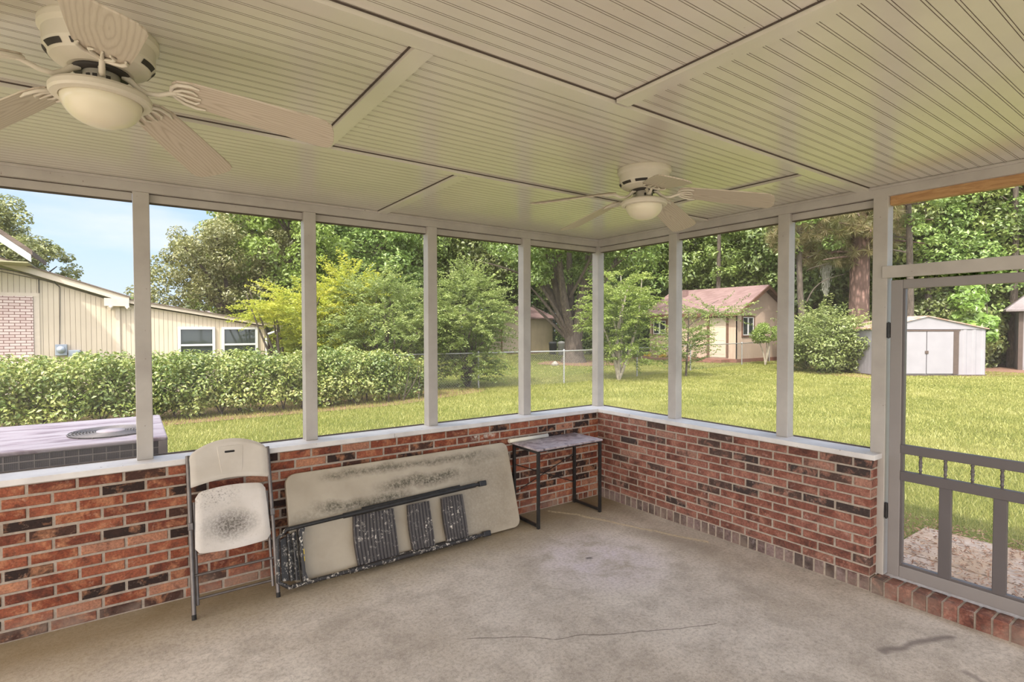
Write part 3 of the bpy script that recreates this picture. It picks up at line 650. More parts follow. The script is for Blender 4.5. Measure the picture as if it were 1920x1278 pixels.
def folding_chair():
    fr = lean(-.34, -.05, .93); L, Rt = -3.762, -3.277
    c = empty('folding_chair', (-3.52, -.34, 0)); tag(c, 'folded white plastic chair with mildewed seat leaning on the brick wall', 'chair')
    def part(m, nm, mat, bevel=0):
        o = m.build(nm, mat, c, bevel); o.matrix_parent_inverse = Matrix.Translation((3.52, .34, 0)); return o
    for x in (L, Rt):
        m = MB(); m.tube([fr(x, .012, 0), fr(x, .93, 0), fr(x, 1.0, -.004)], .013, 12); leg = part(m, 'front_leg', M['chair_metal'])
        f = MB(); f.tube([fr(x, .0, 0), fr(x, .03, 0)], .0135, 12); q = f.build('foot_cap', M['black_slot'], leg)
    for x in (L + .024, Rt - .024):
        m = MB(); m.tube([fr(x, .075, -.024), fr(x, .38, -.022), fr(x, .70, -.010)], .0105, 12); part(m, 'rear_leg', M['chair_metal'])
    m = MB(); m.tube([fr(L, .253, -.012), fr(Rt, .253, -.012)], .008, 10); part(m, 'crossbar', M['chair_metal'])
    m = MB(); m.tube([fr(L + .024, .112, -.024), fr(Rt - .024, .112, -.024)], .008, 10); part(m, 'crossbar', M['chair_metal'])
    for x in (L, Rt): m = MB(); m.box((x - .014, .53, -.03), (x + .014, .575, .018), fr); part(m, 'hinge_plate', M['chair_metal'], .003)
    # seat: dished grid with thickness
    def dish(out_l, out_r, v0, v1, h, thick, dip, nx=20, nv=16, top=None, bot=None):
        m = MB(); F = []; B = []
        for j in range(nv + 1):
            tv = j / nv
            for i in range(nx + 1):
                tu = i / nx
                lo, hi = (bot(tu) if bot else v0), (top(tu) if top else v1)
                v = lo + (hi - lo) * tv
                xl = out_l(tv); xr = out_r(tv); x = xl + (xr - xl) * tu
                hh = h - dip * math.sin(math.pi * tu) * (math.sin(math.pi * tv) ** .6 if dip > 0 else 1)
                e = min(tu, 1 - tu, tv * 1.0, (1 - tv) * 1.0); rd = .0 if e > .07 else (1 - e / .07) ** 2 * .012
                F.append(fr(x, v, hh - rd)); B.append(fr(x, v, h - thick))
        w = nx + 1; n = len(F)
        fs = [(j * w + i, j * w + i + 1, (j + 1) * w + i + 1, (j + 1) * w + i) for j in range(nv) for i in range(nx)]
        m.add(F, fs, True); m.add(B, [tuple(reversed(f)) for f in fs], True)
        rim = [i for i in range(w)] + [j * w + nx for j in range(1, nv + 1)] + [nv * w + i for i in range(nx - 1, -1, -1)] + [j * w for j in range(nv - 1, 0, -1)]
        r = len(rim); m.add([F[i] for i in rim] + [B[i] for i in rim], [(i, r + i, r + (i + 1) % r, (i + 1) % r) for i in range(r)], True)
        return m
    rc = lambda tu, r: 0 if min(tu, 1 - tu) > r else 1 - math.sqrt(max(0, 1 - (1 - min(tu, 1 - tu) / r) ** 2))
    part(dish(lambda t: -3.742 + .012 * t, lambda t: -3.298 - .014 * t, .375, .765, .024, .03, .016,
              top=lambda u: .755 + .02 * math.sin(math.pi * u) - .035 * rc(u, .12), bot=lambda u: .382 - .016 * math.sin(math.pi * u) + .03 * rc(u, .08)), 'seat', M['seat'])
    bk = part(dish(lambda t: L + .002, lambda t: Rt - .002, .8, 1.08, .018, .022, .010,
              top=lambda u: .982 + .103 * math.sin(math.pi * u) ** .62, bot=lambda u: .79 + .034 * math.sin(math.pi * u)), 'backrest', M['chair_plastic'])
    def sub(m, nm, mat, bev=0): o = m.build(nm, mat, bk, bev); return o
    m = MB(); m.slab([(-3.574, .852), (-3.447, .852), (-3.432, 1.036), (-3.594, 1.036)], fr, .004, .0125); sub(m, 'recessed_panel', M['chair_plastic'], .003)
    m = MB(); m.slab(rrect(-3.548, .989, -3.487, 1.003, .005, 3), fr, .008, .0135); sub(m, 'handle_slot', M['black_slot'])
folding_chair()

def folding_table():
    fr = lean(-.285, -.06, .715)
    t = empty('folding_table', (-2.2, -.285, 0)); tag(t, 'long stained folding table leaning on its side against the brick wall', 'table')
    inv = Matrix.Translation((2.2, .285, 0))
    def part(m, nm, mat, bevel=0): o = m.build(nm, mat, t, bevel); o.matrix_parent_inverse = inv; return o
    m = MB()
    o = rrect(-3.165, .018, -1.222, .772, .07, 7)
    m.slab(o, fr, -.045, 0); top = part(m, 'tabletop', M['table_top'], .006)
    def rail(pts, r, nm='leg_rail', mat='splatter', sq=True):
        m = MB(); m.tube([fr(*p) for p in pts], r, 10, sq=False); return part(m, nm, M[mat])
    # two pairs of folded legs: a slim outer tube and a thicker sleeve on it
    rail([(-3.19, .40, .06), (-2.74, .415, .06), (-1.585, .447, .05)], .015, mat='black_metal')
    rail([(-2.80, .413, .06), (-1.66, .445, .055)], .020, mat='black_metal')
    rail([(-2.65, .438, .04), (-1.80, .462, .04)], .010, mat='black_metal')
    rail([(-3.19, .028, .062), (-2.78, .028, .06), (-1.62, .034, .05)], .015)
    rail([(-2.80, .028, .06), (-1.72, .034, .055)], .020)
    rail([(-2.65, .046, .03), (-1.78, .05, .03)], .010)
    for x, v in ((-1.585, .447), (-1.62, .036)):
        m = MB(); m.box((x - .035, v - .022, .03), (x + .035, v + .022, .072), fr); part(m, 'foot_cap', M['black_metal'], .006)
    # chamfered end frame
    m = MB(); m.tube([fr(*p) for p in [(-3.12, .402, .06), (-3.195, .40, .06), (-3.26, .35, .06), (-3.272, .075, .06), (-3.205, .024, .06), (-3.12, .026, .06)]], .015, 10); part(m, 'end_frame', M['splatter'])
    m = MB(); m.slab([(-3.118, .035), (-3.07, .03), (-3.085, .06), (-3.096, .1), (-3.096, .34), (-3.083, .36), (-3.07, .392), (-3.118, .392)], fr, .004, .07); part(m, 'end_bracket', M['splatter'], .004)
    m = MB(); m.slab([(-3.245, .07), (-3.125, .05), (-3.125, .375), (-3.235, .34)], fr, .004, .022); part(m, 'end_plate', M['splatter'], .003)
    for x in (-3.15, -3.185): m = MB(); m.tube([fr(x, .06, .04), fr(x, .37, .04)], .011, 8); part(m, 'end_strut', M['splatter'])
    m = MB(); m.box((-3.0985, .215, .02), (-3.0945, .25, .0715), fr); part(m, 'warning_sticker', M['yellow_sticker']); m = MB(); m.box((-3.0985, .17, .02), (-3.0945, .2, .0715), fr); part(m, 'warning_sticker', M['yellow_sticker'])
    # ribbed plates between the rails
    for x0, x1 in ((-2.722, -2.408), (-2.287, -2.102), (-1.985, -1.795)):
        m = MB(); nx = int((x1 - x0) / .0065); nv = 10; F = []
        for j in range(nv + 1):
            tv = j / nv
            for i in range(nx + 1):
                x = x0 + (x1 - x0) * i / nx - .016 * math.sin(math.pi * tv) * (1 - .8 * i / nx)
                F.append(fr(x, .035 + .36 * tv, .052 + .006 * math.sin(2 * math.pi * i * .0065 / .026) + .012 * math.sin(math.pi * tv)))
        w = nx + 1; fs = [(j * w + i, j * w + i + 1, (j + 1) * w + i + 1, (j + 1) * w + i) for j in range(nv) for i in range(nx)]
        m.add(F, fs, True)
        rim = [i for i in range(w)] + [j * w + nx for j in range(1, nv + 1)] + [nv * w + i for i in range(nx - 1, -1, -1)] + [j * w for j in range(nv - 1, 0, -1)]
        Bk = []
        for i in rim:
            p = Vector(F[i]); nn = Vector(fr(0, 0, 1)) - Vector(fr(0, 0, 0)); Bk.append(tuple(p - nn * .03))
        r = len(rim); m.add([F[i] for i in rim] + Bk, [(i, r + i, r + (i + 1) % r, (i + 1) % r) for i in range(r)]); part(m, 'ribbed_plate', M['ribbed'])
folding_table()

def desk():
    d = empty('small_desk', (-.74, -.2, 0)); tag(d, 'small black metal frame desk with worn top in the brick corner', 'desk')
    def part(m, nm, mat, bevel=0): o = m.build(nm, mat, d, bevel); o.matrix_parent_inverse = Matrix.Translation((.74, .2, 0)); return o
    m = MB(); m.box((-1.135, -.412, .697), (-.335, -.006, .714)); part(m, 'desktop', M['desk_top'], .002)
    s = .0125; X0, X1, Y0, Y1 = -1.115, -.355, -.392, -.026
    for x in (X0, X1):
        for y in (Y0, Y1):
            m = MB(); m.box((x - s, y - s, 0), (x + s, y + s, .6965)); part(m, 'leg', M['black_metal'], .002)
        m = MB(); m.box((x - s, Y0 + s, .012), (x + s, Y1 - s, .036)); part(m, 'foot_rail', M['black_metal'], .002)
        m = MB(); m.box((x - s, Y0 + s, .672), (x + s, Y1 - s, .6965)); part(m, 'side_rail', M['black_metal'], .002)
    m = MB(); m.box((X0 + s, Y0 - .006, .684), (X1 - s, Y0 + .006, .6965)); part(m, 'front_rail', M['black_metal'], .001)
    m = MB(); m.tube([(X0, Y1, .505), (X1, Y1, .21)], .004, 8); part(m, 'cross_brace', M['black_metal'])
    m = MB(); m.tube([(X0, Y1 + .009, .225), (X1, Y1 + .009, .50)], .004, 8); part(m, 'cross_brace', M['black_metal'])
    m = MB(); a, b = Vector((-1.18, -.03, .733)), Vector((-.715, -.032, .733)); n = 20
    r0, r1 = .019, .0145
    vs = []
    for p in (a, b):
        for r in (r0, r1):
            for k in range(n): an = 2 * math.pi * k / n; vs.append((p.x, p.y + r * math.cos(an), p.z + r * math.sin(an)))
    q = lambda i, k: i * n + k % n
    fs = []
    for k in range(n): fs += [(q(0, k), q(0, k + 1), q(2, k + 1), q(2, k)), (q(1, k), q(3, k), q(3, k + 1), q(1, k + 1)), (q(0, k), q(1, k), q(1, k + 1), q(0, k + 1)), (q(2, k), q(2, k + 1), q(3, k + 1), q(3, k))]
    m.add(vs, fs, True); o = m.build('plastic_pipe', M['white_pvc']); tag(o, 'white plastic pipe lying along the back of the small desk', 'pipe')
desk()

# ------------------------------------------------------------------ outside: ground
GZ = -.1
rs = np.random.default_rng(11)
def mesh_np(name, V, F, mat, tone=None, parent=None, smooth=False):
    """V (n,3), F (m,3|4) arrays -> one mesh object"""
    me = bpy.data.meshes.new(name); n, m, k = len(V), len(F), F.shape[1]
    me.vertices.add(n); me.vertices.foreach_set('co', V.astype(np.float32).ravel())
    me.loops.add(m * k); me.loops.foreach_set('vertex_index', F.astype(np.int32).ravel())
    me.polygons.add(m); me.polygons.foreach_set('loop_start', np.arange(0, m * k, k, dtype=np.int32)); me.polygons.foreach_set('loop_total', np.full(m, k, np.int32))
    if tone is not None:
        a = me.attributes.new('tone', 'FLOAT', 'POINT'); a.data.foreach_set('value', tone.astype(np.float32))
    me.materials.append(mat); me.update(); me.validate()
    o = bpy.data.objects.new(name, me); COL.objects.link(o)
    if parent: o.parent = parent
    return o
def unit(a): return a / np.maximum(np.linalg.norm(a, axis=1, keepdims=True), 1e-9)
def leaves(P, N, L, wid=.5, fold=.18, axis=None, rg=rs):
    """leaf blades at points P with normals N: pointed, folded along the midrib"""
    n = len(P); A = rg.normal(size=(n, 3)) if axis is None else axis
    A = unit(A - N * np.sum(A * N, 1, keepdims=True)); B = np.cross(N, A)
    L = (np.full(n, L) if np.isscalar(L) else L)[:, None]
    b = P - A * L * .5; tp = P + A * L * .5; s = N * L * fold
    V = np.stack([b, P + B * L * wid * .5 + s - A * L * .05, tp, P - B * L * wid * .5 + s - A * L * .05], 1).reshape(-1, 3)
    i = np.arange(n)[:, None] * 4
    F = np.concatenate([i + [0, 1, 2], i + [0, 2, 3]], 1).reshape(-1, 3)
    return V, F
def cloud(C, Rd, n, L, up=.5, shell=.45, wid=.5, spread=.35, rg=rs):
    """leaves over a set of ellipsoidal clumps; C centres (k,3), Rd radii (k,3)"""
    w = Rd[:, 0] * Rd[:, 2]; k = rg.choice(len(C), n, p=w / w.sum())
    d = unit(rg.normal(size=(n, 3))); r = 1 - shell * rg.random(n) ** 1.6
    P = C[k] + d * Rd[k] * r[:, None]
    N = unit(d * (1 - up) + np.array([0, 0, 1]) * up + rg.normal(size=(n, 3)) * spread)
    Ls = L * rg.uniform(.65, 1.25, n)
    V, F = leaves(P, N, Ls, wid, rg=rg)
    tn = np.clip(rg.normal(.45, .22, n), 0, 1)
    return V, F, np.repeat(tn, 4)
def clumps(c, r, n, cr, rg=rs, inner=.35):
    """n clump centres through an ellipsoid of centre c, radii r; clump radius ~cr"""
    d = unit(rg.normal(size=(n, 3))); q = (inner + (1 - inner) * rg.random(n) ** .5)[:, None]
    C = np.array(c) + d * np.array(r) * q
    s = cr * rg.uniform(.65, 1.35, n)
    return C, np.stack([s, s, s * .7], 1)
def sprays(base, rad, n, m, L, size, rise=.35, droop=.5, rg=rs, wid=.42, flat=.75):
    """layered arching sprays: n twigs with m leaflets on each, in flat fans"""
    base = np.array(base); rad = np.array(rad)
    d = unit(rg.normal(size=(n, 3))); d[:, 2] *= .75; d = unit(d)
    S = base + d * rad * (.25 + .7 * rg.random(n) ** .6)[:, None]
    h = d * np.array([1, 1, .25]); h[:, 2] = np.abs(h[:, 2]) * rise + rise * .5; h = unit(h + rg.normal(size=(n, 3)) * .25)
    t = np.linspace(.05, 1, m); LL = L * rg.uniform(.6, 1.3, n)
    P = S[:, None] + h[:, None] * (LL[:, None] * t)[:, :, None]
    P[:, :, 2] -= droop * (LL[:, None] * t ** 2) * .5
    side = unit(np.cross(h, [0, 0, 1.0]))
    sg = np.where(np.arange(m) % 2, 1, -1)[None, :, None]
    P = P + side[:, None] * sg * size * .45 * rg.uniform(.6, 1.6, (n, m, 1)) + rg.normal(size=(n, m, 3)) * size * .25
    P = P.reshape(-1, 3)
    ax = (side[:, None] * sg + h[:, None] * .6 + 0 * P.reshape(n, m, 3)).reshape(-1, 3)
    N = unit(np.array([0, 0, 1.0]) * flat + rg.normal(size=P.shape) * .4)
    V, F = leaves(P, N, size * rg.uniform(.7, 1.3, len(P)), wid, axis=ax + rg.normal(size=ax.shape) * .3, rg=rg)
    tn = np.clip(np.repeat(np.clip(rg.normal(.45, .2, n), 0, 1), m) + rg.normal(0, .12, n * m) + .22 * d.repeat(m, 0)[:, 2], 0, 1)  # higher twigs toned lighter: light from above put into the leaf colour
    return V, F, np.repeat(tn, 4)
def join(*parts):
    V, F, T = [], [], []; o = 0
    for v, f, t in parts: V.append(v); F.append(f + o); T.append(t); o += len(v)
    return np.concatenate(V), np.concatenate(F), np.concatenate(T)
def branches(specs, name, mat, parent, n=9):
    m = MB()
    for pts, r in specs: m.tube(pts, r, n, cap=False)
    return m.build(name, mat, parent)
def limb(a, b, r0, r1, bend=.15, k=6, rg=rng):
    a, b = Vector(a), Vector(b); L = (b - a).length; off = Vector((rg.uniform(-1, 1), rg.uniform(-1, 1), rg.uniform(-.3, 1))) * bend * L
    pts = []; rr = []
    for i in range(k + 1):
        t = i / k; pts.append(tuple(a.lerp(b, t) + off * math.sin(math.pi * t) * .5)); rr.append(r0 + (r1 - r0) * t)
    return pts, rr

def ground():
    m = MB(); m.add([(-70, -50, GZ), (110, -50, GZ), (110, 110, GZ), (-70, 110, GZ)], [(0, 1, 2, 3)]); struct(m.build('ground', M['lawn']), 'sunny mown back yard lawn')
    # grass blades, thick near the porch
    def blades(n, x0, x1, y0, y1, h, w, cond=None, dens=None):
        P = np.stack([rs.uniform(x0, x1, n), rs.uniform(y0, y1, n), np.full(n, GZ)], 1)
        if cond is not None: P = P[cond(P)]
        n = len(P); a = rs.uniform(0, 2 * math.pi, n); s = np.stack([np.cos(a), np.sin(a), 0 * a], 1)
        ln = rs.normal(size=(n, 3)) * .55; ln[:, 2] = 1; H = (h * rs.uniform(.5, 1.3, n))[:, None]
        tip = P + unit(ln) * H; ww = w * rs.uniform(.7, 1.4, n)[:, None]
        V = np.stack([P - s * ww, P + s * ww, tip], 1).reshape(-1, 3); F = np.arange(n * 3).reshape(-1, 3)
        pt = .5 + .25 * np.sin(P[:, 0] * .9 + 1.3 * np.sin(P[:, 1] * .7)) * np.sin(P[:, 1] * 1.1)
        return V, F, np.repeat(np.clip(pt * .5 + rs.random(n) * .6, 0, 1), 3)
    out = lambda P: ~((P[:, 0] < .3) & (P[:, 1] < .3)) & ~((P[:, 0] < 2.1 + .12 * np.sin(P[:, 1] * 9)) & (P[:, 1] < -2.3))
    parts = [blades(150000, .25, 7, -5.2, 5.5, .07, .004, out), blades(90000, -6, 6, 3.0, 11, .07, .006, out),
             blades(110000, 5, 15, -2, 12, .065, .009, out), blades(90000, 13, 26, -2, 14, .06, .014, out), blades(25000, 4, 30, 11, 34, .06, .02, out)]
    o = mesh_np('grass', *(lambda v, f, t: (v, f, M['leaf_grass'], t))(*join(*parts))); tag(o, 'short yellow green grass covering the yard', 'grass', kind='stuff')
    m = MB(); m.box((-16, -14, GZ - .05), (XW, .2, GZ + .03)); m.box((XW, -14, GZ - .05), (.2, YS, GZ + .03)); struct(m.build('bounce_slab', M['concrete']), 'unseen pale concrete slab added to bounce sunlight into the porch')  # unseen slab added west and south to bounce warm light onto the ceiling
    # path slab outside the door
    m = MB(); m.box((.2, -4.6, GZ - .02), (1.15, -2.15, GZ + .025)); m.box((1.17, -4.6, GZ - .02), (2.0, -2.3, GZ + .022))
    struct(m.build('path', M['paver'], bevel=.012), 'worn stone path slabs outside the screen door')
    n = 5200; P = np.stack([rs.uniform(.3, 2.25, n), rs.uniform(-4.6, -2.0, n), np.full(n, GZ + .03) + rs.random(n) * .015], 1)
    N = unit(np.array([0, 0, 1]) + rs.normal(size=(n, 3)) * .35); V, F = leaves(P, N, .035 * rs.uniform(.5, 1.4, n), .3, .12)
    tag(mesh_np('dry_leaves', V, F, M['leaf_litter'], np.repeat(rs.random(n), 4)), 'brown leaf litter scattered on the path by the door', 'leaf litter', kind='stuff')
    m = MB()
    th = [2 * math.pi * i / 40 for i in range(40)]
    m.add([(16.2 + 2.5 * math.cos(a) * (1 + .1 * math.sin(5 * a)), 17.6 + 2.3 * math.sin(a), GZ + .012) for a in th], [tuple(range(40))])
    struct(m.build('mulch_bed', M['mulch']), 'reddish mulch ring round the big tree')
    m = MB(); m.add([(-9, 8.35, GZ + .01), (1.3, 8.3, GZ + .01), (4.6, 9.5, GZ + .01), (5.4, 10.6, GZ + .01), (-9, 10.8, GZ + .01)], [(0, 1, 2, 3, 4)]); struct(m.build('hedge_bed', M['mulch']), 'bare earth strip under the hedge')
    m = MB(); m.add([(18.5, 4.5, GZ + .01), (22, 5.5, GZ + .01), (27, 9, GZ + .01), (25, 11, GZ + .01), (19.4, 8.5, GZ + .01)], [(0, 1, 2, 3, 4)]); struct(m.build('pine_straw_bed', M['mulch']), 'brown pine straw under the wild bush')
    m = MB(); m.add([(22, 2.4, GZ + .01), (34, -2, GZ + .01), (60, 10, GZ + .01), (60, 60, GZ + .01), (27, 11, GZ + .01), (25, 6, GZ + .01)], [(0, 1, 2, 3, 4, 5)]); struct(m.build('forest_floor', M['mulch']), 'brown woodland floor under the trees')
ground()

# ------------------------------------------------------------------ outside: air conditioner, fence
def air_conditioner():
    X0, X1, Y0, Y1, Z1 = -5.2, -3.80, 1.43, 2.9, .85
    a = empty('air_conditioner', (-4.5, 2.15, GZ)); tag(a, 'large grey outdoor air conditioner just beyond the sill at the left', 'air conditioner')
    def part(m, nm, mat, bevel=0, par=None): o = m.build(nm, mat, par or a, bevel); o.matrix_parent_inverse = Matrix.Translation((4.5, -2.15, -GZ)) if not par else Matrix(); return o
    m = MB(); m.box((X0 + .03, Y0 + .03, GZ), (X1 - .03, Y1 - .03, Z1 - .03)); part(m, 'coil', M['ac_coil'])
    for x, y in ((X0, Y0), (X1 - .07, Y0), (X0, Y1 - .07), (X1 - .07, Y1 - .07)): m = MB(); m.box((x + .002, y + .002, GZ), (x + .068, y + .068, Z1 - .03)); part(m, 'corner_post', M['ac_case'], .004)
    m = MB(); m.box((X0, Y0, Z1 - .04), (X1, Y1, Z1)); lid = part(m, 'lid', M['ac_lid'], .012)
    m = MB()
    for i in range(1, 14): x = X0 + .07 + i * (X1 - X0 - .14) / 14; m.box((x - .003, Y0 + .012, GZ + .1), (x + .003, Y0 + .018, Z1 - .04))
    for z in (.1, .25, .4, .55, .68, .76): m.box((X0 + .06, Y0 + .010, z - .004), (X1 - .06, Y0 + .016, z + .004))
    part(m, 'coil_guard', M['ac_case'])
    # fan grille: concentric rings round a plain disk
    cx, cy = -4.21, 1.95
    m = MB(); m.add([(cx + .31 * math.cos(2 * math.pi * i / 40), cy + .31 * math.sin(2 * math.pi * i / 40), Z1 + .0015) for i in range(40)], [tuple(range(40))]); part(m, 'fan_opening', M['black_slot'])
    m = MB()
    for k in range(9):
        r = .118 + k * .0235; m.tube([(cx + r * math.cos(2 * math.pi * i / 40), cy + r * math.sin(2 * math.pi * i / 40), Z1 + .012) for i in range(41)], .0045, 5, cap=False)
    for k in range(16): an = 2 * math.pi * k / 16; m.tube([(cx + .1 * math.cos(an), cy + .1 * math.sin(an), Z1 + .01), (cx + .315 * math.cos(an), cy + .315 * math.sin(an), Z1 + .008)], .004, 5)
    part(m, 'fan_grille', M['ac_wire'])
    m = MB(); m.lathe([(.0, .02), (.105, .02), (.108, .012), (.105, .004)], (cx, cy, Z1), 32); part(m, 'grille_cap', M['ac_lid'])
air_conditioner()

def fence():
    pts = [(-3.5, 12.0), (1.2, 10.9), (4.9, 10.28), (8.04, 9.8), (12.0, 10.05), (16.3, 10.75), (21.57, 11.5), (25.2, 12.05)]
    f = empty('chain_link_fence', (4.9, 10.28, GZ)); tag(f, 'grey chain link fence crossing the lawn behind the shrubs', 'fence')
    inv = Matrix.Translation((-4.9, -10.28, -GZ)); H = 1.02
    m = MB(); m.tube([(x, y, H) for x, y in pts], .021, 8); o = m.build('top_rail', M['galvanised'], f); o.matrix_parent_inverse = inv
    for x, y in pts:
        m = MB(); m.tube([(x, y, GZ), (x, y, H + .03)], .028, 8); m.lathe([(.034, 0), (.03, .03), (0, .045)], (x, y, H + .02), 10); o = m.build('post', M['galvanised'], f); o.matrix_parent_inverse = inv
    vs = []; uv = []; d = 0
    for i, (x, y) in enumerate(pts):
        if i: d += math.hypot(x - pts[i - 1][0], y - pts[i - 1][1])
        vs += [(x, y - .025, GZ + .02), (x, y - .025, H)]; uv += [(d / .085, 0), (d / .085, (H - GZ) / .085)]
    m = MB(); m.add(vs, [(2 * i, 2 * i + 2, 2 * i + 3, 2 * i + 1) for i in range(len(pts) - 1)])
    o = m.build('wire_mesh', M['chain'], f); o.matrix_parent_inverse = inv
    ul = o.data.uv_layers.new(name='uv')
    for p in o.data.polygons:
        for li in p.loop_indices: ul.data[li].uv = uv[o.data.loops[li].vertex_index]
fence()

# ------------------------------------------------------------------ outside: buildings
def boards(m, x0, x1, top, z0, y0, y1, w, gap=.008, axis='x', bot=None):
    """vertical siding boards from x0 to x1, each cut to the height top(x)"""
    x = x0
    while x < x1 - .001:
        a, b = x, min(x + w - gap, x1)
        za, zb = top(a), top(b); q = bot(.5 * (a + b)) if bot else z0
        P = (lambda u, v, z: (u, v, z)) if axis == 'x' else (lambda u, v, z: (v, u, z))
        vs = [P(a, y0, q), P(b, y0, q), P(b, y1, q), P(a, y1, q), P(a, y0, za), P(b, y0, zb), P(b, y1, zb), P(a, y1, za)]
        m.add(vs, [(0, 1, 2, 3), (4, 5, 6, 7), (0, 1, 5, 4), (1, 2, 6, 5), (2, 3, 7, 6), (3, 0, 4, 7)])
        x += w
    return m
def neighbour_house():
    h = empty('neighbour_house', (-4, 14.9, GZ)); tag(h, 'cream sided house with low gable roof behind the hedge', 'house')
    inv = Matrix.Translation((4, -14.9, -GZ))
    def part(m, nm, mat, bevel=0, par=None):
        o = m.build(nm, mat, par or h, bevel); o.matrix_parent_inverse = inv if not par else Matrix(); return o
    XA = -4.30
    zt = lambda x: 2.66 - .352 * (x + 4.42) if x < XA else 2.66 - .176 * (x + 4.42)
    m = MB(); boards(m, -10, -.46, lambda x: zt(x) - .1, -.3, 14.9, 14.98, .113); m.m = 1
    m.add([(-10, 14.93, -.3), (-.47, 14.93, -.3), (-.47, 14.93, zt(-.47) - .1), (XA, 14.93, zt(XA) - .1), (-10, 14.93, zt(-10) - .1)], [(0, 1, 2, 3, 4)])
    m.m = 0; m.box((-.47, 14.95, -.3), (-.4, 24, 1.85)); part(m, 'wall', [M['siding_cream'], M['cream_trim']])
    m = MB(); m.box((-4.37, 14.86, -.3), (-4.27, 14.899, 2.55)); part(m, 'corner_board', M['cream_trim']); m = MB(); m.box((-8.4, 14.86, 2.655), (-6.0, 14.899, 2.75)); m.box((-6.12, 14.87, -.3), (-6.0, 14.899, 2.66)); part(m, 'panel_trim', M['cream_trim'])
    m = MB(); m.box((-8.4, 14.83, -.3), (-6.125, 14.91, 2.655)); part(m, 'brick_panel', M['painted_brick'])
    # sloping roof in two pitches with fascia
    def slope(x0, x1, th, y0, y1, dz, nm, mat):
        m = MB(); A, B = zt(x0) + dz, zt(x1) + dz
        vs = [(x0, y0, A), (x1, y0, B), (x1, y1, B), (x0, y1, A), (x0, y0, A + th), (x1, y0, B + th), (x1, y1, B + th), (x0, y1, A + th)]
        m.add(vs, [(0, 1, 2, 3), (4, 5, 6, 7), (0, 1, 5, 4), (1, 2, 6, 5), (2, 3, 7, 6), (3, 0, 4, 7)]); return part(m, nm, mat)
    slope(-10, XA + .28, .035, 14.66, 25, .1, 'roof', M['shingle_brown']); slope(XA + .28, .12, .03, 14.7, 25, .03, 'roof', M['shingle_brown'])
    slope(-10, XA + .26, .165, 14.7, 14.75, -.066, 'fascia', M['cream_trim']); slope(XA + .26, .1, .09, 14.74, 14.79, -.062, 'fascia', M['cream_trim'])
    slope(-10, XA + .26, .02, 14.79, 15, -.062, 'soffit', M['cream_trim']); slope(XA + .26, .05, .02, 14.79, 15, -.062, 'soffit', M['cream_trim'])
    m = MB(); m.box((-4.62, 14.68, 2.44), (-4.05, 14.76, 2.66)); part(m, 'fascia_end', M['cream_trim'])
    # upper gable of the same house coming in at the far left
    m = MB()
    def up(x0, x1, za, zb, y0, y1, th):
        m.add([(x0, y0, za), (x1, y0, zb), (x1, y1, zb), (x0, y1, za), (x0, y0, za + th), (x1, y0, zb + th), (x1, y1, zb + th), (x0, y1, za + th)], [(0, 1, 2, 3), (4, 5, 6, 7), (0, 1, 5, 4), (1, 2, 6, 5), (2, 3, 7, 6), (3, 0, 4, 7)])
    up(-9, -5.99, 6.1, 3.63, 13.7, 16.5, .12); part(m, 'upper_roof', M['shingle_brown'])
    m = MB(); up(-9, -6.02, 5.86, 3.46, 13.72, 13.8, .19); part(m, 'upper_fascia', M['white_trim'])
    m = MB(); up(-9, -6.08, 3.44, 3.44, 13.8, 16.5, .03); part(m, 'upper_soffit', M['soffit_board'])
    for x0, x1 in ((-2.87, -1.88), (-1.70, -.66)):
        m = MB(); z0, z1, y = .75, 1.85, 14.83; f = .075
        m.box((x0, y, z0), (x0 + f, y + .07, z1)); m.box((x1 - f, y, z0), (x1, y + .07, z1)); m.box((x0 + f, y, z1 - f), (x1 - f, y + .07, z1)); m.box((x0 + f, y, z0), (x1 - f, y + .07, z0 + f)); m.box((x0 + f, y + .01, 1.27), (x1 - f, y + .06, 1.33))
        w = part(m, 'window', M['white_trim'], .006)
        g = MB(); g.box((x0 + f, y + .045, z0 + f), (x1 - f, y + .06, z1 - f)); part(g, 'pane', M['glass'], 0, w)
    m = MB(); m.box((-5.69, 14.76, 1.08), (-5.44, 14.9, 1.38)); mt = part(m, 'electric_meter', M['meter_grey'], .01)
    g = MB(); g.lathe([(.095, 0), (.095, .05), (.085, .075), (.0, .085)], (0, 0, 0), 24); g.v = [(x - 5.565, 14.76 - z, y + 1.24) for x, y, z in g.v]; part(g, 'dial', M['meter_grey'], 0, mt)
    m = MB(); m.box((-5.42, 14.78, 1.0), (-5.16, 14.9, 1.22)); part(m, 'meter_box', M['meter_grey'], .01)
    m = MB(); m.tube([(-5.6, 14.87, 1.38), (-5.58, 14.87, 2.2), (-5.57, 14.87, 2.93)], .009, 8); m.tube([(-5.57, 14.86, 2.93), (-5.66, 14.85, 3.02), (-5.69, 14.84, 3.1), (-5.6, 14.83, 3.12)], .012, 8)
    m.tube([(-9, 14.8, 3.75), (-7.6, 14.82, 3.5), (-6.74, 14.83, 3.35), (-6.18, 14.84, 3.25), (-5.68, 14.84, 3.13)], .012, 6); m.tube([(-9, 14.8, 3.62), (-6.74, 14.84, 3.28), (-5.68, 14.84, 3.05)], .009, 6); m.tube([(-6.0, 14.87, 3.15), (-6.0, 14.87, 2.75)], .012, 6)
    part(m, 'service_cable', M['cable_black'])
    for s, x in ((-1, -4.44), (1, -4.12)):
        m = MB(); m.tube([(-4.28, 14.8, 2.5), (x + s * -.02, 14.7, 2.43)], .012, 6); m.tube([(x, 14.68, 2.43), (x + s * .07, 14.6, 2.37)], [.03, .055], 12); part(m, 'floodlight', M['cream_trim'])
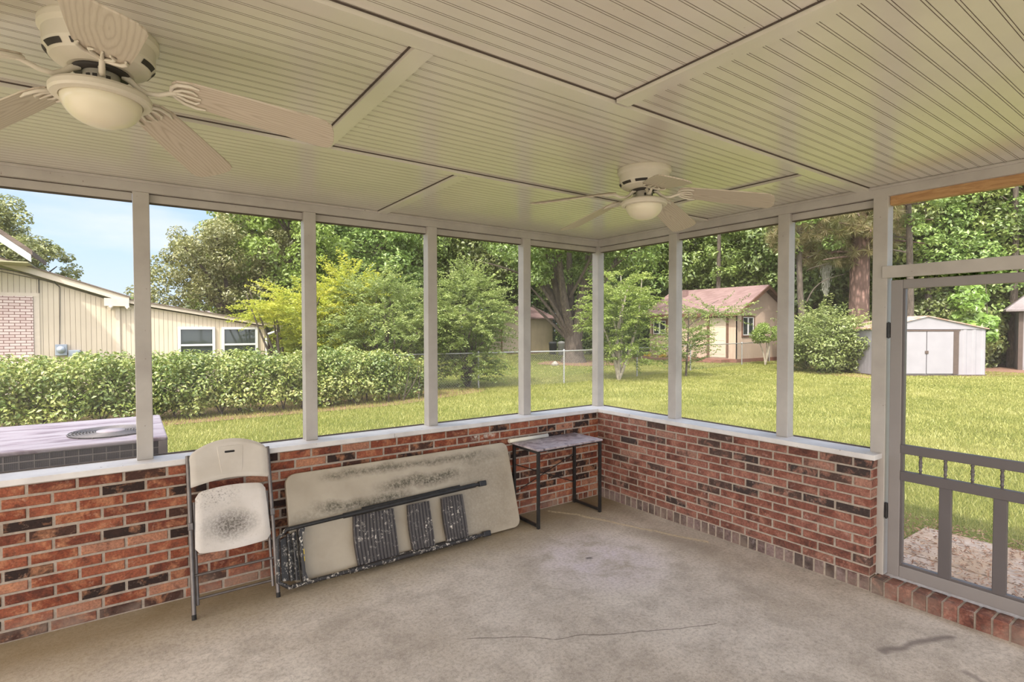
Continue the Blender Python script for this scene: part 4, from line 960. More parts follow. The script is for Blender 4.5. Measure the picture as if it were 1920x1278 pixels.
    m = MB(); m.tube([(.1, 14.75, 1.86), (-.1, 14.77, 1.72), (-.36, 14.8, 1.62), (-.4, 14.86, 1.5), (-.4, 14.88, 0)], .04, 8); part(m, 'downspout', M['white_trim'])
    # a further house showing past its corner
    d = empty('far_house', (2.5, 30, GZ)); tag(d, 'distant brick house with dark roof past the cream house corner', 'house')
    m = MB(); m.box((-3, 0, 0), (5, 6, 2.0)); m.build('wall', M['rust_trim'], d)
    m = MB(); m.add([(-3.4, -.4, 1.9), (5.4, -.4, 1.9), (5.4, 3, 3.0), (-3.4, 3, 3.0), (5.4, 6.4, 1.9), (-3.4, 6.4, 1.9)], [(0, 1, 2, 3), (3, 2, 4, 5), (0, 3, 5), (1, 4, 2)]); m.build('roof', M['shingle_grey'], d)
neighbour_house()

def cottage():
    h = empty('cottage', (22.7, 12.5, GZ)); tag(h, 'peach garden cottage with brown trim and rose shingled gable roof', 'cottage')
    inv = Matrix.Translation((-22.7, -12.5, -GZ))
    def part(m, nm, mat, bevel=0, par=None): o = m.build(nm, mat, par or h, bevel); o.matrix_parent_inverse = inv if not par else Matrix(); return o
    X0, X1, Y0, Y1, E, XR, ZR = 22.7, 27.9, 12.5, 18.45, 2.78, 25.3, 4.15
    tg = lambda x: E + (ZR - .12 - E) * (1 - abs(x - XR) / (XR - X0))
    m = MB(); boards(m, Y0, Y1, lambda y: E, .12, X0, X0 + .05, .2, axis='y'); boards(m, X0, X1, lambda x: min(E, 2.74), .12, Y0, Y0 + .05, .2); boards(m, X0, X1, tg, 2.76, Y0 + .005, Y0 + .05, .4, bot=lambda x: 2.76)
    m.m = 1; m.box((X0 + .02, Y0 + .02, .1), (X1 - .02, Y1 - .02, E - .02)); m.add([(X0 + .02, Y0 + .03, E - .02), (X1 - .02, Y0 + .03, E - .02), (XR, Y0 + .03, ZR - .15)], [(0, 1, 2)])
    part(m, 'wall', [M['siding_peach'], M['siding_tan']])
    m = MB(); m.box((X0 - .03, Y0 - .03, GZ), (X1, Y1 + .03, .12)); part(m, 'plinth', M['rust_trim'])
    ov = .4; s = (ZR - E) / (XR - X0)
    m = MB()
    for sg in (-1, 1):
        xe = XR + sg * (XR - X0 + ov); ze = ZR - s * (XR - X0 + ov)
        ya, yb = Y0 - .35, Y1 + .35
        q = [(xe, ya, ze), (XR, ya, ZR), (XR, yb, ZR), (xe, yb, ze)]; m.add(q + [(x, y, z + .09) for x, y, z in q], [(0, 1, 2, 3), (4, 5, 6, 7), (0, 1, 5, 4), (1, 2, 6, 5), (2, 3, 7, 6), (3, 0, 4, 7)])
    part(m, 'roof', M['shingle_rose'])
    m = MB()
    for sg in (-1, 1):
        xe = XR + sg * (XR - X0 + ov); ze = ZR - s * (XR - X0 + ov); ya = Y0 - .39
        q = [(xe, ya, ze - .14), (XR, ya, ZR - .14), (XR, ya + .04, ZR - .14), (xe, ya + .04, ze - .14)]; m.add(q + [(x, y, z + .2) for x, y, z in q], [(0, 1, 2, 3), (4, 5, 6, 7), (0, 1, 5, 4), (1, 2, 6, 5), (2, 3, 7, 6), (3, 0, 4, 7)])
        q = [(xe - .03, ya, ze - .12), (xe + .03, ya, ze - .12), (xe + .03, Y1 + .35, ze - .12), (xe - .03, Y1 + .35, ze - .12)]; m.add(q + [(x, y, z + .17) for x, y, z in q], [(0, 1, 2, 3), (4, 5, 6, 7), (0, 1, 5, 4), (1, 2, 6, 5), (2, 3, 7, 6), (3, 0, 4, 7)])
    part(m, 'bargeboard', M['brown_trim'])
    # door on the west wall
    x = X0 - .035
    m = MB(); m.box((x, 13.1, .18), (X0 - .001, 14.14, 2.38)); dr = part(m, 'door', M['cream_trim'])
    m = MB(); m.box((x - .03, 14.14, .18), (X0 + .01, 14.3, 2.45)); m.box((x - .03, 12.98, .18), (X0 + .01, 13.1, 2.45)); m.box((x - .03, 13.1, 2.38), (X0 + .01, 14.14, 2.45)); part(m, 'door_frame', M['brown_trim'])
    m = MB()
    for y0, y1 in ((13.2, 13.57), (13.67, 14.04)):
        for z0, z1 in ((.35, 1.0), (1.1, 1.75), (1.85, 2.2)): m.box((x - .012, y0, z0), (x, y1, z1))
    part(m, 'door_panel', M['cream_trim'], .01, dr)
    m = MB(); m.box((21.9, 12.9, GZ), (22.69, 15.0, .1)); part(m, 'step', M['rust_trim'], .01); m = MB(); m.box((21.55, 13.3, GZ), (21.9, 15.2, 0)); part(m, 'step', M['rust_trim'], .01)
    def win(y0, y1, z0, z1, axis):
        f = .09
        def B(m, u0, u1, v0, v1, d0, d1):
            if axis == 'y': m.box((X0 - d1, u0, v0), (X0 - d0, u1, v1))
            else: m.box((u0, Y0 - d1, v0), (u1, Y0 - d0, v1))
        m = MB(); B(m, y0, y0 + f, z0, z1, -.02, .05); B(m, y1 - f, y1, z0, z1, -.02, .05); B(m, y0 + f, y1 - f, z1 - f, z1, -.02, .05); B(m, y0 + f, y1 - f, z0, z0 + f, -.02, .05); w = part(m, 'window', M['brown_trim'])
        m = MB(); B(m, y0 + f, y1 - f, z0 + f, z1 - f, -.01, .012); part(m, 'pane', M['glass'], 0, w)
        m = MB()
        mid = (y0 + y1) / 2
        for u0, u1 in ((y0 + f, y0 + f + .05), (mid - .05, mid + .05), (y1 - f - .05, y1 - f)): B(m, u0, u1, z0 + f, z1 - f, .012, .035)
        for v0, v1 in ((z0 + f, z0 + f + .05), (z1 - f - .05, z1 - f)): B(m, y0 + f, y1 - f, v0, v1, .012, .034)
        part(m, 'sash', M['white_trim'], 0, w)
    win(23.15, 24.4, 1.31, 2.5, 'x'); win(17.1, 18.25, 1.35, 2.35, 'y')
    m = MB(); m.box((24.35, 17.0, 3.6), (24.6, 17.25, 4.2)); part(m, 'vent_pipe', M['shingle_rose'])
    m = MB(); m.box((21.6, 15.4, GZ), (22.66, 19.0, GZ + .14)); struct(m.build('flower_bed', M['mulch']), 'mulched bed along the cottage front')
    for q, (x, y) in enumerate(((22.0, 18.0), (22.1, 16.9))):
        C, Rd = clumps((x, y, .12), (.22, .22, .15), 6, .12); V, F, T = cloud(C, Rd, 500, .07)
        tag(mesh_np('flowering_plant', V, F, M['leaf_flower'], T), ('yellow flowers at the left end of the cottage front', 'yellow flowers under the cottage, nearer the door')[q], 'flowers', 'yellow flowers by the cottage')
cottage()

def metal_shed():
    A = Vector((19.73, 4.76)); B = Vector((23.17, 2.215)); ang = math.atan2(B.y - A.y, B.x - A.x)
    h = empty('metal_shed', (A.x, A.y, GZ), ang); tag(h, 'low white metal garden shed with brown door track on the lawn', 'shed')
    Wd, D = 4.28, 2.2; e, p = 1.84, 2.33
    def rib(m, a0, a1, fn, step, dep):
        n = int((a1 - a0) / step); pr = []
        for i in range(n):
            u = a0 + (a1 - a0) * i / n; w = (a1 - a0) / n
            pr += [(u, 0), (u + w * .55, 0), (u + w * .65, dep), (u + w * .9, dep)]
        pr.append((a1, 0))
        vs = [fn(u, d, 0.04) for u, d in pr] + [fn(u, d, e) for u, d in pr]; k = len(pr)
        m.add(vs, [(i, i + 1, k + i + 1, k + i) for i in range(k - 1)])
    m = MB(); m.box((.03, .03, .03), (Wd - .03, D, e)); rib(m, 0, D, lambda u, d, z: (-d + .028, u, z), .2, -.03); rib(m, 3.2, Wd, lambda u, d, z: (u, .028 + d, z), .33, -.02); rib(m, 0, D, lambda u, d, z: (Wd - .028 + d, u, z), .2, -.03); m.build('wall', M['shed_white'], h)
    m = MB(); m.slab([(0, e), (Wd, e), (Wd * .5 - .15, p)], lambda a, b, c: (a, c, b), -.01, .06); m.build('gable', M['shed_white'], h)
    m = MB()
    for a, b in ((0 - .06, Wd * .5 - .15), (Wd + .06, Wd * .5 - .15)):
        q = [(a, -.07, e - .01), (b, -.07, p), (b, D + .1, p), (a, D + .1, e - .01)]; m.add(q + [(x, y, z + .04) for x, y, z in q], [(0, 1, 2, 3), (4, 5, 6, 7), (0, 1, 5, 4), (1, 2, 6, 5), (2, 3, 7, 6), (3, 0, 4, 7)])
    m.build('roof', M['rusty_roof'], h)
    for x0, x1 in ((.35, 1.955), (1.985, 3.0)):
        m = MB(); m.box((x0, -.035, .1), (x1, .0, e - .09)); d = m.build('door', M['shed_white'], h, .008)
    k = MB(); k.box((1.9, -.06, .88), (2.03, -.034, 1.0)); k.build('door_handle', M['shed_brown'], d, .01)
    m = MB(); m.box((.2, -.05, e - .085), (3.25, .02, e - .02)); m.box((3.0, -.045, .08), (3.2, .01, e - .085)); m.build('door_track', M['shed_brown'], h)
    m = MB(); m.box((-.02, -.03, 0), (Wd + .02, D, .06)); m.build('base_rail', M['shed_brown'], h)
    # wooden shed at the right edge
    h = empty('garden_shed', (28.3, 2.31, GZ), R(-74)); tag(h, 'white wooden shed with grey shingle roof at the right edge', 'shed')
    m = MB(); boards(m, .12, 4.5, lambda x: 2.95, .1, 0, .05, .3); m.m = 1; m.box((.02, .02, 0), (4.5, 4, 2.9)); m.build('wall', [M['shed_white'], M['shed_white']], h)
    m = MB(); m.box((0, -.03, 0), (.16, .1, 2.95)); m.build('corner_board', M['shed_brown'], h)
    m = MB()
    q = [(-.45, -.4, 2.7), (4.9, -.4, 2.7), (4.9, 2, 4.6), (1.6, 2, 4.6)]; m.add(q, [(0, 1, 2, 3)]); m.add([(-.45, -.4, 2.7), (1.6, 2, 4.6), (1.6, 2.1, 4.6), (-.45, 4.4, 2.7)], [(0, 1, 2, 3)]); m.add([(-.45, -.4, 2.62), (4.9, -.4, 2.62), (4.9, 4.4, 2.62), (-.45, 4.4, 2.62)], [(0, 1, 2, 3)]); m.add([(-.45, -.4, 2.62), (4.9, -.4, 2.62), (4.9, -.4, 2.7), (-.45, -.4, 2.7)], [(0, 1, 2, 3)]); m.add([(-.45, -.4, 2.62), (-.45, 4.4, 2.62), (-.45, 4.4, 2.7), (-.45, -.4, 2.7)], [(0, 1, 2, 3)])
    m.build('roof', M['shingle_grey'], h)
    # small cream shed behind the fence
    A = Vector((20.4, 27.9)); h = empty('storage_shed', (A.x, A.y, GZ), R(22)); tag(h, 'narrow cream storage shed with brown roof behind the fence', 'shed')
    # local: front face is x=0 plane from y=0 (near corner) to y=3.7; side face along +x
    Wf, Ds, e, p = 3.7, 3.6, 2.75, 3.55
    m = MB(); boards(m, 0, Wf, lambda y: e + (p - e) * (1 - abs(y - Wf / 2) / (Wf / 2)), .1, 0, .05, .3, .01, 'y'); m.m = 1; m.box((.02, .0, .1), (Ds, Wf, e)); m.build('wall', [M['siding_cream'], M['siding_tan']], h)
    m = MB()
    for s in (-1, 1):
        ye = Wf / 2 + s * (Wf / 2 + .3); ze = e - .13
        q = [(-.3, ye, ze), (-.3, Wf / 2, p + .03), (Ds + .3, Wf / 2, p + .03), (Ds + .3, ye, ze)]; m.add(q + [(x, y, z + .1) for x, y, z in q], [(0, 1, 2, 3), (4, 5, 6, 7), (0, 1, 5, 4), (1, 2, 6, 5), (2, 3, 7, 6), (3, 0, 4, 7)])
    m.build('roof', M['shingle_rose'], h)
    m = MB(); m.box((-.03, -.03, 0), (.09, .09, e)); m.box((-.03, 2.45, .1), (.0, 2.58, 2.2)); m.box((-.02, -.02, 0), (Ds, Wf, .12)); m.build('trim_board', M['rust_trim'], h)
    m = MB(); m.box((-.03, .55, .15), (.0, 2.44, 2.15)); m.build('door', M['cream_trim'], h)
    for nm, lab, mt, x, y, hh, r in (('trash_bin', 'dark round trash bin beside the cream storage shed', 'bin_dark', 21.3, 26.3, .95, .3), ('trash_bin', 'pale grey trash bin with domed lid left of the big tree', 'bin_grey', 21.0, 25.0, 1.0, .27)):
        t = empty(nm, (x, y, GZ)); tag(t, lab, 'bin')
        m = MB(); m.lathe([(0, 0), (r * .82, 0), (r, hh * .85), (r * 1.05, hh * .86)], n=20); m.build('bin_body', M[mt], t)
        m = MB(); m.lathe([(r * 1.07, hh * .85), (r * 1.05, hh * .9), (r * .6, hh * .98), (0, hh)], n=20); m.build('lid', M[mt], t)
    V = MB(); V.lathe([(0, 0), (.17, 0), (.19, .07), (.13, .16), (.05, .22), (0, .225)], n=9, smooth=False); o = V.build('garden_rock', M['white_stone'], loc=(13.6, 16.9, GZ)); o.rotation_euler = (0, .15, .5); tag(o, 'pale rock lying on the grass beside the mulch ring', 'rock')
metal_shed()

# ------------------------------------------------------------------ outside: plants
def plant(name, loc, label, cat, leafdata, mat, wood=None, bark='bark', group=None, crown='foliage', stem='trunk', rz=0):
    t = empty(name, loc, rz); tag(t, label, cat, group)
    V, F, T = leafdata; mesh_np(crown, V, F, M[mat], T, t)
    if wood: branches(wood, stem, M[bark], t)
    return t
def hedge():
    h = empty('hedge', (-3, 9.4, GZ)); tag(h, 'long clipped green hedge in front of the cream house', 'hedge')
    C = []; Rd = []
    for x in np.arange(-10.5, 2.9, .27):
        for y in (8.85, 9.25, 9.65, 10.05):
            top = (1.30 if x < -3.6 else 1.38) if x < .3 else 1.38 - .15 * (x - .3)
            for z in np.arange(.25, top - .12, .26):
                if x > 1.5 and y > 9.4 and False: continue
                o = rs.normal(size=3) * .07; s = .24 * rs.uniform(.75, 1.25)
                C.append((x + 3 + o[0], y - 9.4 + o[1] + (.5 if x < -6.2 else 0) + max(0, x - 1) * .35, z - GZ + o[2])); Rd.append((s, s, s * .85))
    C, Rd = np.array(C), np.array(Rd)
    keep = (C[:, 1] < .15) | (C[:, 2] > .95); V, F, T = cloud(C[keep], Rd[keep], 62000, .085, .45, .5, .55)
    z = V[:, 2].reshape(-1, 4)[:, 0]
    mesh_np('foliage', V, F, M['leaf_hedge'], T, h)
    w = []
    for x in np.arange(-10, 2.8, .42):
        for k in range(3):
            yb = rng.uniform(-.5, .35); w.append(limb((x + 3, yb, 0), (x + 3 + rng.uniform(-.35, .35), yb + rng.uniform(-.3, .3), rng.uniform(.6, 1.1)), .016, .006, .2, 5))
    branches(w, 'stems', M['bark'], h, 6)
    tag(h.children[0], kind='stuff') if False else None
hedge()

def shrubs():
    # yellow feathery shrub behind the hedge
    t = [limb((0, 0, 0), (rng.uniform(-1.4, 1.4), rng.uniform(-.8, .8), rng.uniform(2, 3.2)), .05, .012, .15) for _ in range(9)]
    plant('feathery_shrub', (-.2, 12.6, GZ), 'tall yellow green feathery shrub behind the right end of the hedge', 'shrub',
          join(sprays((1.0, 0, 1.5), (.95, 1.2, 1.0), 300, 46, .75, .085, .5, .5), sprays((.45, 0, 2.35), (1.45, 1.3, .7), 300, 46, .95, .085, .5, .5), sprays((1.7, 0, 2.9), (.9, .8, .9), 170, 46, .95, .085, .8, .3)), 'leaf_yellow', t, 'bark', stem='stems')
    t = [limb((0, 0, 0), (rng.uniform(-1.2, 1.2), rng.uniform(-.8, .8), rng.uniform(1.6, 3.0)), .045, .012, .15) for _ in range(10)]
    plant('feathery_shrub', (2.3, 11.3, GZ), 'grey green layered shrub to the right of the yellow shrub', 'shrub',
          join(sprays((0, 0, 1.9), (1.75, 1.2, 1.35), 520, 46, .95, .08, .35, .5), sprays((-.2, .2, 3.0), (1.0, .8, .5), 110, 40, .8, .08, .7, .3)), 'leaf_sage', t, 'bark', stem='stems')
    t = [limb((0, 0, 0), (rng.uniform(-1.0, 1.0), rng.uniform(-.7, .7), rng.uniform(1.8, 3.0)), .045, .012, .15) for _ in range(12)]
    plant('feathery_shrub', (4.8, 10.75, GZ), 'bushy green shrub growing through the chain link fence', 'shrub',
          join(sprays((0, 0, 2.1), (1.1, 1.0, 1.7), 520, 46, .9, .08, .4, .45), sprays((.0, 0, 3.2), (.5, .4, .5), 60, 44, .85, .08, 1.1, .25), sprays((0, 0, .7), (1.0, .8, .7), 150, 40, .7, .08, .3, .5)), 'leaf_sage', t, 'bark', stem='stems')
    t = [limb((0, 0, 0), (rng.uniform(-1.0, 1.0), rng.uniform(-.7, .7), rng.uniform(2.4, 4.0)), .07, .015, .12) for _ in range(6)]
    plant('layered_tree', (10.5, 9.6, GZ), 'small tree with flat green branch layers beyond the corner post', 'tree',
          join(sprays((0, 0, 2.6), (.85, .85, 1.7), 270, 50, 1.0, .10, .25, .35), sprays((.3, -.3, 1.1), (1.0, .8, .8), 90, 40, .8, .09, .2, .4)), 'leaf_lime', t, 'pale_bark', stem='stems')
    t = [limb((0, 0, 0), (.1, -.05, 2.6), .045, .015, .05)] + [limb((0, 0, z), (1.2 * math.cos(a), 1.2 * math.sin(a), z + .75), .018, .006, .1) for z, a in ((1.0, -.8), (1.5, 2.2), (1.9, -.7), (2.2, -1.2), (1.3, 1.0))]
    plant('sapling', (13.55, 8.95, GZ), 'thin sapling with wide branches in front of the cottage door', 'tree',
          join(sprays((0, 0, 1.3), (.6, .6, 1.2), 130, 40, .75, .085, .5, .3), sprays((.55, -.6, 2.45), (.9, .9, .35), 36, 60, 1.3, .085, .3, .25)), 'leaf_sage', t, 'bark')
    t = [limb((0, 0, 0), (rng.uniform(-.35, .35), rng.uniform(-.35, .35), 1.25), .04, .02, .1) for _ in range(4)]
    C, Rd = clumps((0, 0, 1.65), (.62, .62, .45), 26, .26)
    plant('round_shrub', (22.55, 10.8, GZ), 'small round shrub on pale stems under the cottage window', 'shrub', cloud(C, Rd, 3600, .10), 'leaf_lime', t, 'pale_bark', stem='stems')
    # wild bush in front of the pine
    C, Rd = clumps((0, 0, 1.1), (1.9, 1.6, 1.45), 90, .42)
    plant('wild_bush', (20.3, 6.9, GZ), 'wide olive green wild bush left of the metal shed', 'shrub', join(cloud(C, Rd, 14000, .13), sprays((0, 0, 1.6), (1.9, 1.5, 1.2), 240, 30, .8, .11, .8, .35)), 'leaf_bush', [limb((rng.uniform(-.8, .8), 0, 0), (rng.uniform(-1.4, 1.4), rng.uniform(-1, 1), 2.2), .03, .01) for _ in range(9)], 'bark', stem='stems')
    C, Rd = clumps((0, 0, 1.0), (2.2, 1.8, 1.5), 80, .45)
    plant('wild_bush', (25.2, 8.6, GZ), 'dark green wild bush between the cottage and the pine', 'shrub', cloud(C, Rd, 14000, .14), 'leaf_bush', [limb((rng.uniform(-.8, .8), 0, 0), (rng.uniform(-1.4, 1.4), rng.uniform(-1, 1), 2.0), .03, .01) for _ in range(7)], 'bark', stem='stems')
    C, Rd = clumps((0, 0, .9), (1.8, 1.6, 1.2), 60, .42)
    plant('wild_bush', (28.0, 4.6, GZ), 'shaded bush in the gap between the two white sheds', 'shrub', cloud(C, Rd, 9000, .14), 'leaf_bush', [limb((rng.uniform(-.8, .8), 0, 0), (rng.uniform(-1.2, 1.2), rng.uniform(-1, 1), 1.7), .03, .01) for _ in range(7)], 'bark', stem='stems')
    # bright vine behind the metal shed
    C, Rd = clumps((0, .1, 2.85), (.5, .5, .85), 26, .30); C2, R2 = clumps((.0, -.25, 1.75), (.55, .6, .6), 13, .30)
    plant('climbing_vine', (25.3, 3.25, GZ), 'bright lime vine hanging behind the metal shed', 'vine', cloud(np.concatenate([C, C2]), np.concatenate([Rd, R2]), 3400, .27, .3, .4, .85), 'leaf_vine', [limb((0, 0, 0), (rng.uniform(-.4, .4), rng.uniform(-.4, .4), 4), .03, .01) for _ in range(4)], 'bark', stem='stems')
shrubs()

def big_trees():
    # the many-stemmed tree behind the small shed
    w = []
    base = Vector((0, 0, 0))
    w.append(([(0, 0, 0), (0, 0, .35), (0, 0, 1.0), (.05, 0, 2.0)], [.78, .60, .5, .5]))
    for k in range(9):
        a = k * .7 + .3; r = rng.uniform(1.6, 3.6); z = rng.uniform(6.5, 9.5)
        w.append(limb((.1 * math.cos(a), .1 * math.sin(a), 1.3), (r * math.cos(a), r * math.sin(a), z), .26, .07, .12, 8))
        w.append(limb((.3 * r * math.cos(a), .3 * r * math.sin(a), 3.6), (1.7 * r * math.cos(a + .4), 1.7 * r * math.sin(a + .4), z - 1.5), .09, .03, .15, 7))
    for q in ((-2.6, .9, 4.4), (-1.8, 1.4, 3.2), (-3.5, .2, 5.5), (-2.2, -1.4, 5.0)): w.append(limb((-.1, 0, 1.1), q, .15, .04, .1, 7))
    C, Rd = clumps((0, 0, 8.2), (5.2, 5.2, 4.3), 190, .85); keep = C[:, 2] > 4.4 - .0 * C[:, 0]; C, Rd = C[keep], Rd[keep]
    plant('shade_tree', (16.1, 18.3, GZ), 'big many stemmed shade tree standing in the mulch ring', 'tree', cloud(C, Rd, 52000, .21), 'leaf_forest', w, 'bark', crown='crown')
    # oak against the sky
    w = [([(0, 0, 0), (0, 0, 1.5), (.2, 0, 3)], [.5, .36, .32])]; tips = []
    for k in range(10):
        a = k * .63; w.append(limb((.15, 0, 2.2), (rng.uniform(2.2, 4.2) * math.cos(a), rng.uniform(2, 4) * math.sin(a), rng.uniform(4.6, 6.6)), .15, .03, .10, 8)); tips += [w[-1][0][i] for i in (5, 7, 8)]
    C, Rd = clumps((.2, 0, 5.3), (3.0, 3.0, 3.2), 100, .62, inner=.2); C2, R2 = clumps((-3.0, 0, 3.9), (1.3, 1.5, 1.7), 22, .45); C3, R3 = clumps((2.4, .5, 4.2), (1.6, 1.6, 2.6), 34, .6); C3 = np.concatenate([C3, np.array(tips)]); R3 = np.concatenate([R3, np.full((len(tips), 3), .55)])
    plant('oak_tree', (.1, 26, GZ), 'olive green oak against the sky behind the cream house roof', 'tree', cloud(np.concatenate([C, C2, C3]), np.concatenate([Rd, R2, R3]), 34000, .17), 'leaf_oak', w, 'bark', crown='crown')
    w = [([(0, 0, 0), (0, 0, 3)], [.4, .25])] + [limb((0, 0, 2.6), (2.5 * math.cos(a), 2.5 * math.sin(a), rng.uniform(4.2, 5.8)), .10, .02, .10, 7) for a in np.arange(0, 6.2, .8)]
    C, Rd = clumps((-.2, 0, 5.3), (2.5, 2.5, 2.2), 90, .6); C2, R2 = clumps((2.3, 0, 4.7), (1.1, 1.2, 1.0), 16, .38)
    plant('oak_tree', (-9.2, 28, GZ), 'pale green tree above the roof at the far left', 'tree', cloud(np.concatenate([C, C2]), np.concatenate([Rd, R2]), 26000, .17), 'leaf_oak', w, 'bark', crown='crown')
    # pine
    w = [([(0, 0, 0), (0, 0, .6), (.05, 0, 3), (.1, 0, 7), (.1, 0, 13)], [.6, .48, .43, .40, .25])]
    for k in range(22):
        a = rng.uniform(0, 6.28); z = rng.uniform(4.8, 9); w.append(limb((.05, 0, z), (2.8 * math.cos(a), 2.8 * math.sin(a), z - rng.uniform(-.2, 1.0)), .07, .02, .12, 6))
    n = 640; d = unit(rs.normal(size=(n, 3))); c = np.array([-.3, .9, 7.1]) + d * np.array([3.0, 3.2, 2.2]) * (rs.random(n) ** .4)[:, None]
    c = c[(c[:, 2] > 4.5)]; n = len(c)
    k = 46; ax = unit(rs.normal(size=(n * k, 3)) + np.array([0, 0, -.35])); P = np.repeat(c, k, 0) + ax * .2
    N = unit(np.cross(ax, rs.normal(size=(n * k, 3)))); V, F = leaves(P, N, .42 * rs.uniform(.7, 1.2, n * k), .05, .02, axis=ax)
    T = np.repeat(np.clip(np.repeat(rs.random(n), k) * .7 + rs.random(n * k) * .3, 0, 1), 4)
    plant('pine_tree', (24.7, 7.35, GZ), 'thick trunked pine with drooping needles behind the wild bush', 'tree', (V, F, T), 'needle', w, 'pine_bark', crown='needles')
    n = 900; P = np.stack([rs.normal(0, .16, n), rs.normal(0, .1, n), -rs.random(n) ** .8 * 1.5], 1); P[:, :2] *= (1.15 + P[:, 2:] * .6); ax = unit(np.array([0, 0, -1.0]) + rs.normal(size=(n, 3)) * .25)
    V, F = leaves(P, unit(np.cross(ax, rs.normal(size=(n, 3)))), .2, .12, .05, axis=ax)
    o = mesh_np('hanging_moss', V, F, M['leaf_moss'], np.repeat(rs.random(n), 4)); o.location = (23.9, 8.5, 4.9); tag(o, 'pale strand of hanging moss on a branch left of the pine trunk', 'moss')
big_trees()

def forest():
    def proto(seed, H, c, r, n, cr, nl, L):
        rg = np.random.default_rng(seed); C, Rd = clumps(c, r, n, cr, rg, .3)
        k = np.arange(int(n * .35)); C2, R2 = clumps((0, 0, c[2] * .5), (r[0] * .7, r[1] * .7, c[2] * .42), int(n * .35), cr * .9, rg, .3)
        w = [([(0, 0, 0), (.1, 0, H * .3), (0, .1, H * .6), (0, 0, H * .9)], [.3, .24, .17, .06])]
        rr = random.Random(seed)
        for i in range(12):
            a = rr.uniform(0, 6.28); z = rr.uniform(H * .25, H * .7); w.append(limb((0, 0, z), (r[0] * .8 * math.cos(a), r[1] * .8 * math.sin(a), z + rr.uniform(.8, 2.6)), .09, .02, .15, 6, rr))
        return cloud(np.concatenate([C, C2]), np.concatenate([Rd, R2]), nl, L, .45, .45, .55, .4, rg), w
    kinds = {
        'a': (proto(1, 13, (0, 0, 8.0), (3.4, 3.4, 5.2), 120, .85, 30000, .25), 'leaf_forest'),
        'b': (proto(2, 15, (0, 0, 9.0), (4.0, 4.0, 6.0), 130, 1.0, 30000, .29), 'leaf_deep'),
        'c': (proto(3, 11, (0, 0, 6.5), (3.2, 3.2, 4.8), 100, .8, 26000, .24), 'leaf_lime'),
    }
    src = {}
    words = {'a': 'mid green leafy tree', 'b': 'tall dark green tree', 'c': 'bright lime green tree'}
    def tree(kind, x, y, s, label):
        if kind not in src:
            (lf, w), mt = kinds[kind]; t = plant('forest_tree', (x, y, GZ), label, 'tree', lf, mt, w, 'bark', crown='crown'); src[kind] = t
        else: t = copy_tree(src[kind]); t.location = (x, y, GZ)
        t.rotation_euler = (0, 0, rng.uniform(0, 6.28)); t.scale = (s, s, s * rng.uniform(.92, 1.1)); t['label'] = label; t['category'] = 'tree'
        t['group'] = 'trees in the woods behind the yard'
    def ray(u, d): # a point in the woods: compass bearing u in degrees, distance d in metres from the porch
        h = R(u); return -4.06 + d * math.cos(h), -4.13 + d * math.sin(h)
    spots = [
        # lime trees left of centre, behind the shrubs
        ('c', 80.46, 34, .80, 'lime green tree just right of the oak'), ('c', 76.92, 30, .86, 'lime green tree behind the yellow shrub'), ('c', 73.18, 36, 1.0, 'lime green tree above the grey green shrub'),
        ('a', 69.53, 33, .95, None), ('a', 65.21, 36, 1.0, None), ('a', 74.19, 44, 1.05, None), ('b', 67.93, 44, 1.05, None), ('b', 60.77, 38, 1.0, None), ('b', 57.10, 50, 1.15, None), ('b', 63.56, 50, 1.2, None),
        ('a', 51.70, 52, 1.15, None), ('b', 47.19, 44, 1.05, None), ('a', 42.77, 40, 1.0, None), ('c', 39.54, 47, 1.1, 'lime green tree behind the left end of the cottage'), ('a', 36.41, 41, 1.05, None), ('c', 33.64, 45, 1.1, 'lime green tree behind the cottage ridge'),
        ('a', 30.96, 40, 1.0, None), ('b', 28.61, 43, 1.05, None), ('b', 25.48, 37, .95, None), ('a', 23.78, 43, 1.05, None), ('b', 21.32, 38, 1.0, None), ('a', 18.63, 36, .9, None), ('b', 16.81, 40, 1.0, None), ('a', 15.07, 36, .9, None), ('c', 15.76, 46, 1.1, 'lime green tree deep in the woods above the metal shed'),
        ('b', 13.10, 38, .95, None), ('a', 11.39, 37, .95, None), ('b', 9.77, 40, 1.0, None), ('b', 18.26, 48, 1.2, None), ('b', 22.13, 50, 1.25, None), ('b', 27.25, 52, 1.25, None), ('b', 31.92, 54, 1.25, None), ('b', 36.93, 54, 1.25, None), ('b', 42.23, 54, 1.2, None), ('b', 48.87, 56, 1.2, None), ('a', 55.11, 56, 1.2, None), ('c', 13.74, 50, 1.1, 'pale lime tree deep in the woods above the garden shed'),
        ('c', 83.81, 56, .62, 'distant small lime tree left of the oak'), ('c', 90.26, 60, .46, 'distant treetop over the roof beside the first post'),
    ]
    marks = [(71.11, 'behind the yellow shrub'), (65.76, 'behind the grey green shrub'), (58.51, 'behind the bush in the fence'), (53.40, 'behind the cream storage shed'), (46.63, 'behind the big shade tree'), (41.15, 'behind the small layered tree'), (35.90, 'behind the left end of the cottage'), (31.44, 'behind the cottage roof'), (27.70, 'behind the cottage gable'), (23.78, 'behind the wild bush'), (20.15, 'behind the pine'), (16.81, 'above the metal shed'), (13.74, 'behind the lime vine'), (-99, 'behind the wooden shed')]
    near = lambda u: next(t for k, t in marks if u > k)
    for kd, u, d, s, l in spots: tree(kd, *ray(u, d), s, l or (words[kd] + (' deep in the woods ' if d > 45 else ' in the woods ') + near(u)))
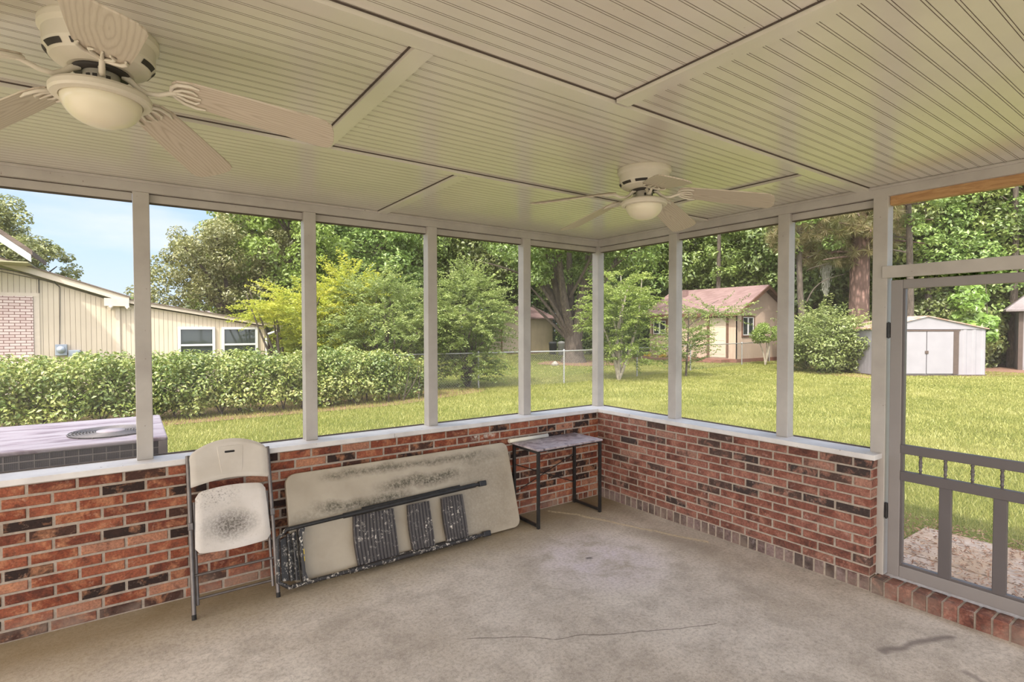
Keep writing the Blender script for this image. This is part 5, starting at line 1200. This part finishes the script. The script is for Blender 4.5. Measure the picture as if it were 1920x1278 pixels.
    # undergrowth along the wood's edge
    rg = np.random.default_rng(5); C, Rd = clumps((0, 0, 1.2), (2.2, 1.7, 1.5), 70, .5, rg); lf = cloud(C, Rd, 11000, .19, .45, .45, .55, .4, rg)
    first = None
    for u, d in ((72.15, 40), (66.85, 40), (60.21, 44), (48.87, 45), (45.52, 41), (41.15, 42), (24.62, 38), (22.74, 40), (20.15, 37), (18.26, 35), (16.10, 34), (13.42, 38), (11.84, 42)):
        x, y = ray(u, d)
        if first is None: first = plant('undergrowth_shrub', (x, y, GZ), '', 'shrub', lf, 'leaf_deep', [limb((rng.uniform(-.8, .8), 0, 0), (rng.uniform(-1.4, 1.4), rng.uniform(-1, 1), 2.2), .03, .01) for _ in range(7)], 'bark', stem='stems'); t = first
        else: t = copy_tree(first); t.location = (x, y, GZ)
        t.rotation_euler = (0, 0, rng.uniform(0, 6.28)); s = rng.uniform(.85, 1.3); t.scale = (s, s, s * rng.uniform(.9, 1.4))
        tag(t, 'dark leafy shrub at the edge of the woods ' + near(u), 'shrub', 'shrubs along the edge of the woods')
    # slim bare stems standing at the edge of the woods
    for u, d, h, l in ((18.00, 30.5, 11, 'slim dark trunk seen through the transom left of the metal shed peak'), (16.38, 34, 12, 'slim dark trunk at the woods edge above the metal shed doors'), (25.83, 30, 10, 'slim dark trunk left of the hanging moss'), (33.64, 36, 11, 'slim dark trunk rising behind the cottage ridge'), (11.69, 35, 12, 'slim dark trunk behind the wooden shed roof')):
        x, y = ray(u, d); w = [limb((0, 0, 0), (rng.uniform(-.5, .5), rng.uniform(-.5, .5), h), .17, .08, .04, 8)]
        for k in range(7): a = rng.uniform(0, 6.28); z = rng.uniform(3, h - 1); w.append(limb((0, 0, z), (1.6 * math.cos(a), 1.6 * math.sin(a), z + rng.uniform(.2, 1.5)), .04, .01, .3, 6))
        C, Rd = clumps((0, 0, h * .75), (1.6, 1.6, h * .3), 16, .4, rg); plant('slender_tree', (x, y, GZ), l, 'tree', cloud(C, Rd, 1800, .2, rg=rg), 'leaf_forest', w, 'bark', 'slim trees at the edge of the woods', 'crown')
forest()
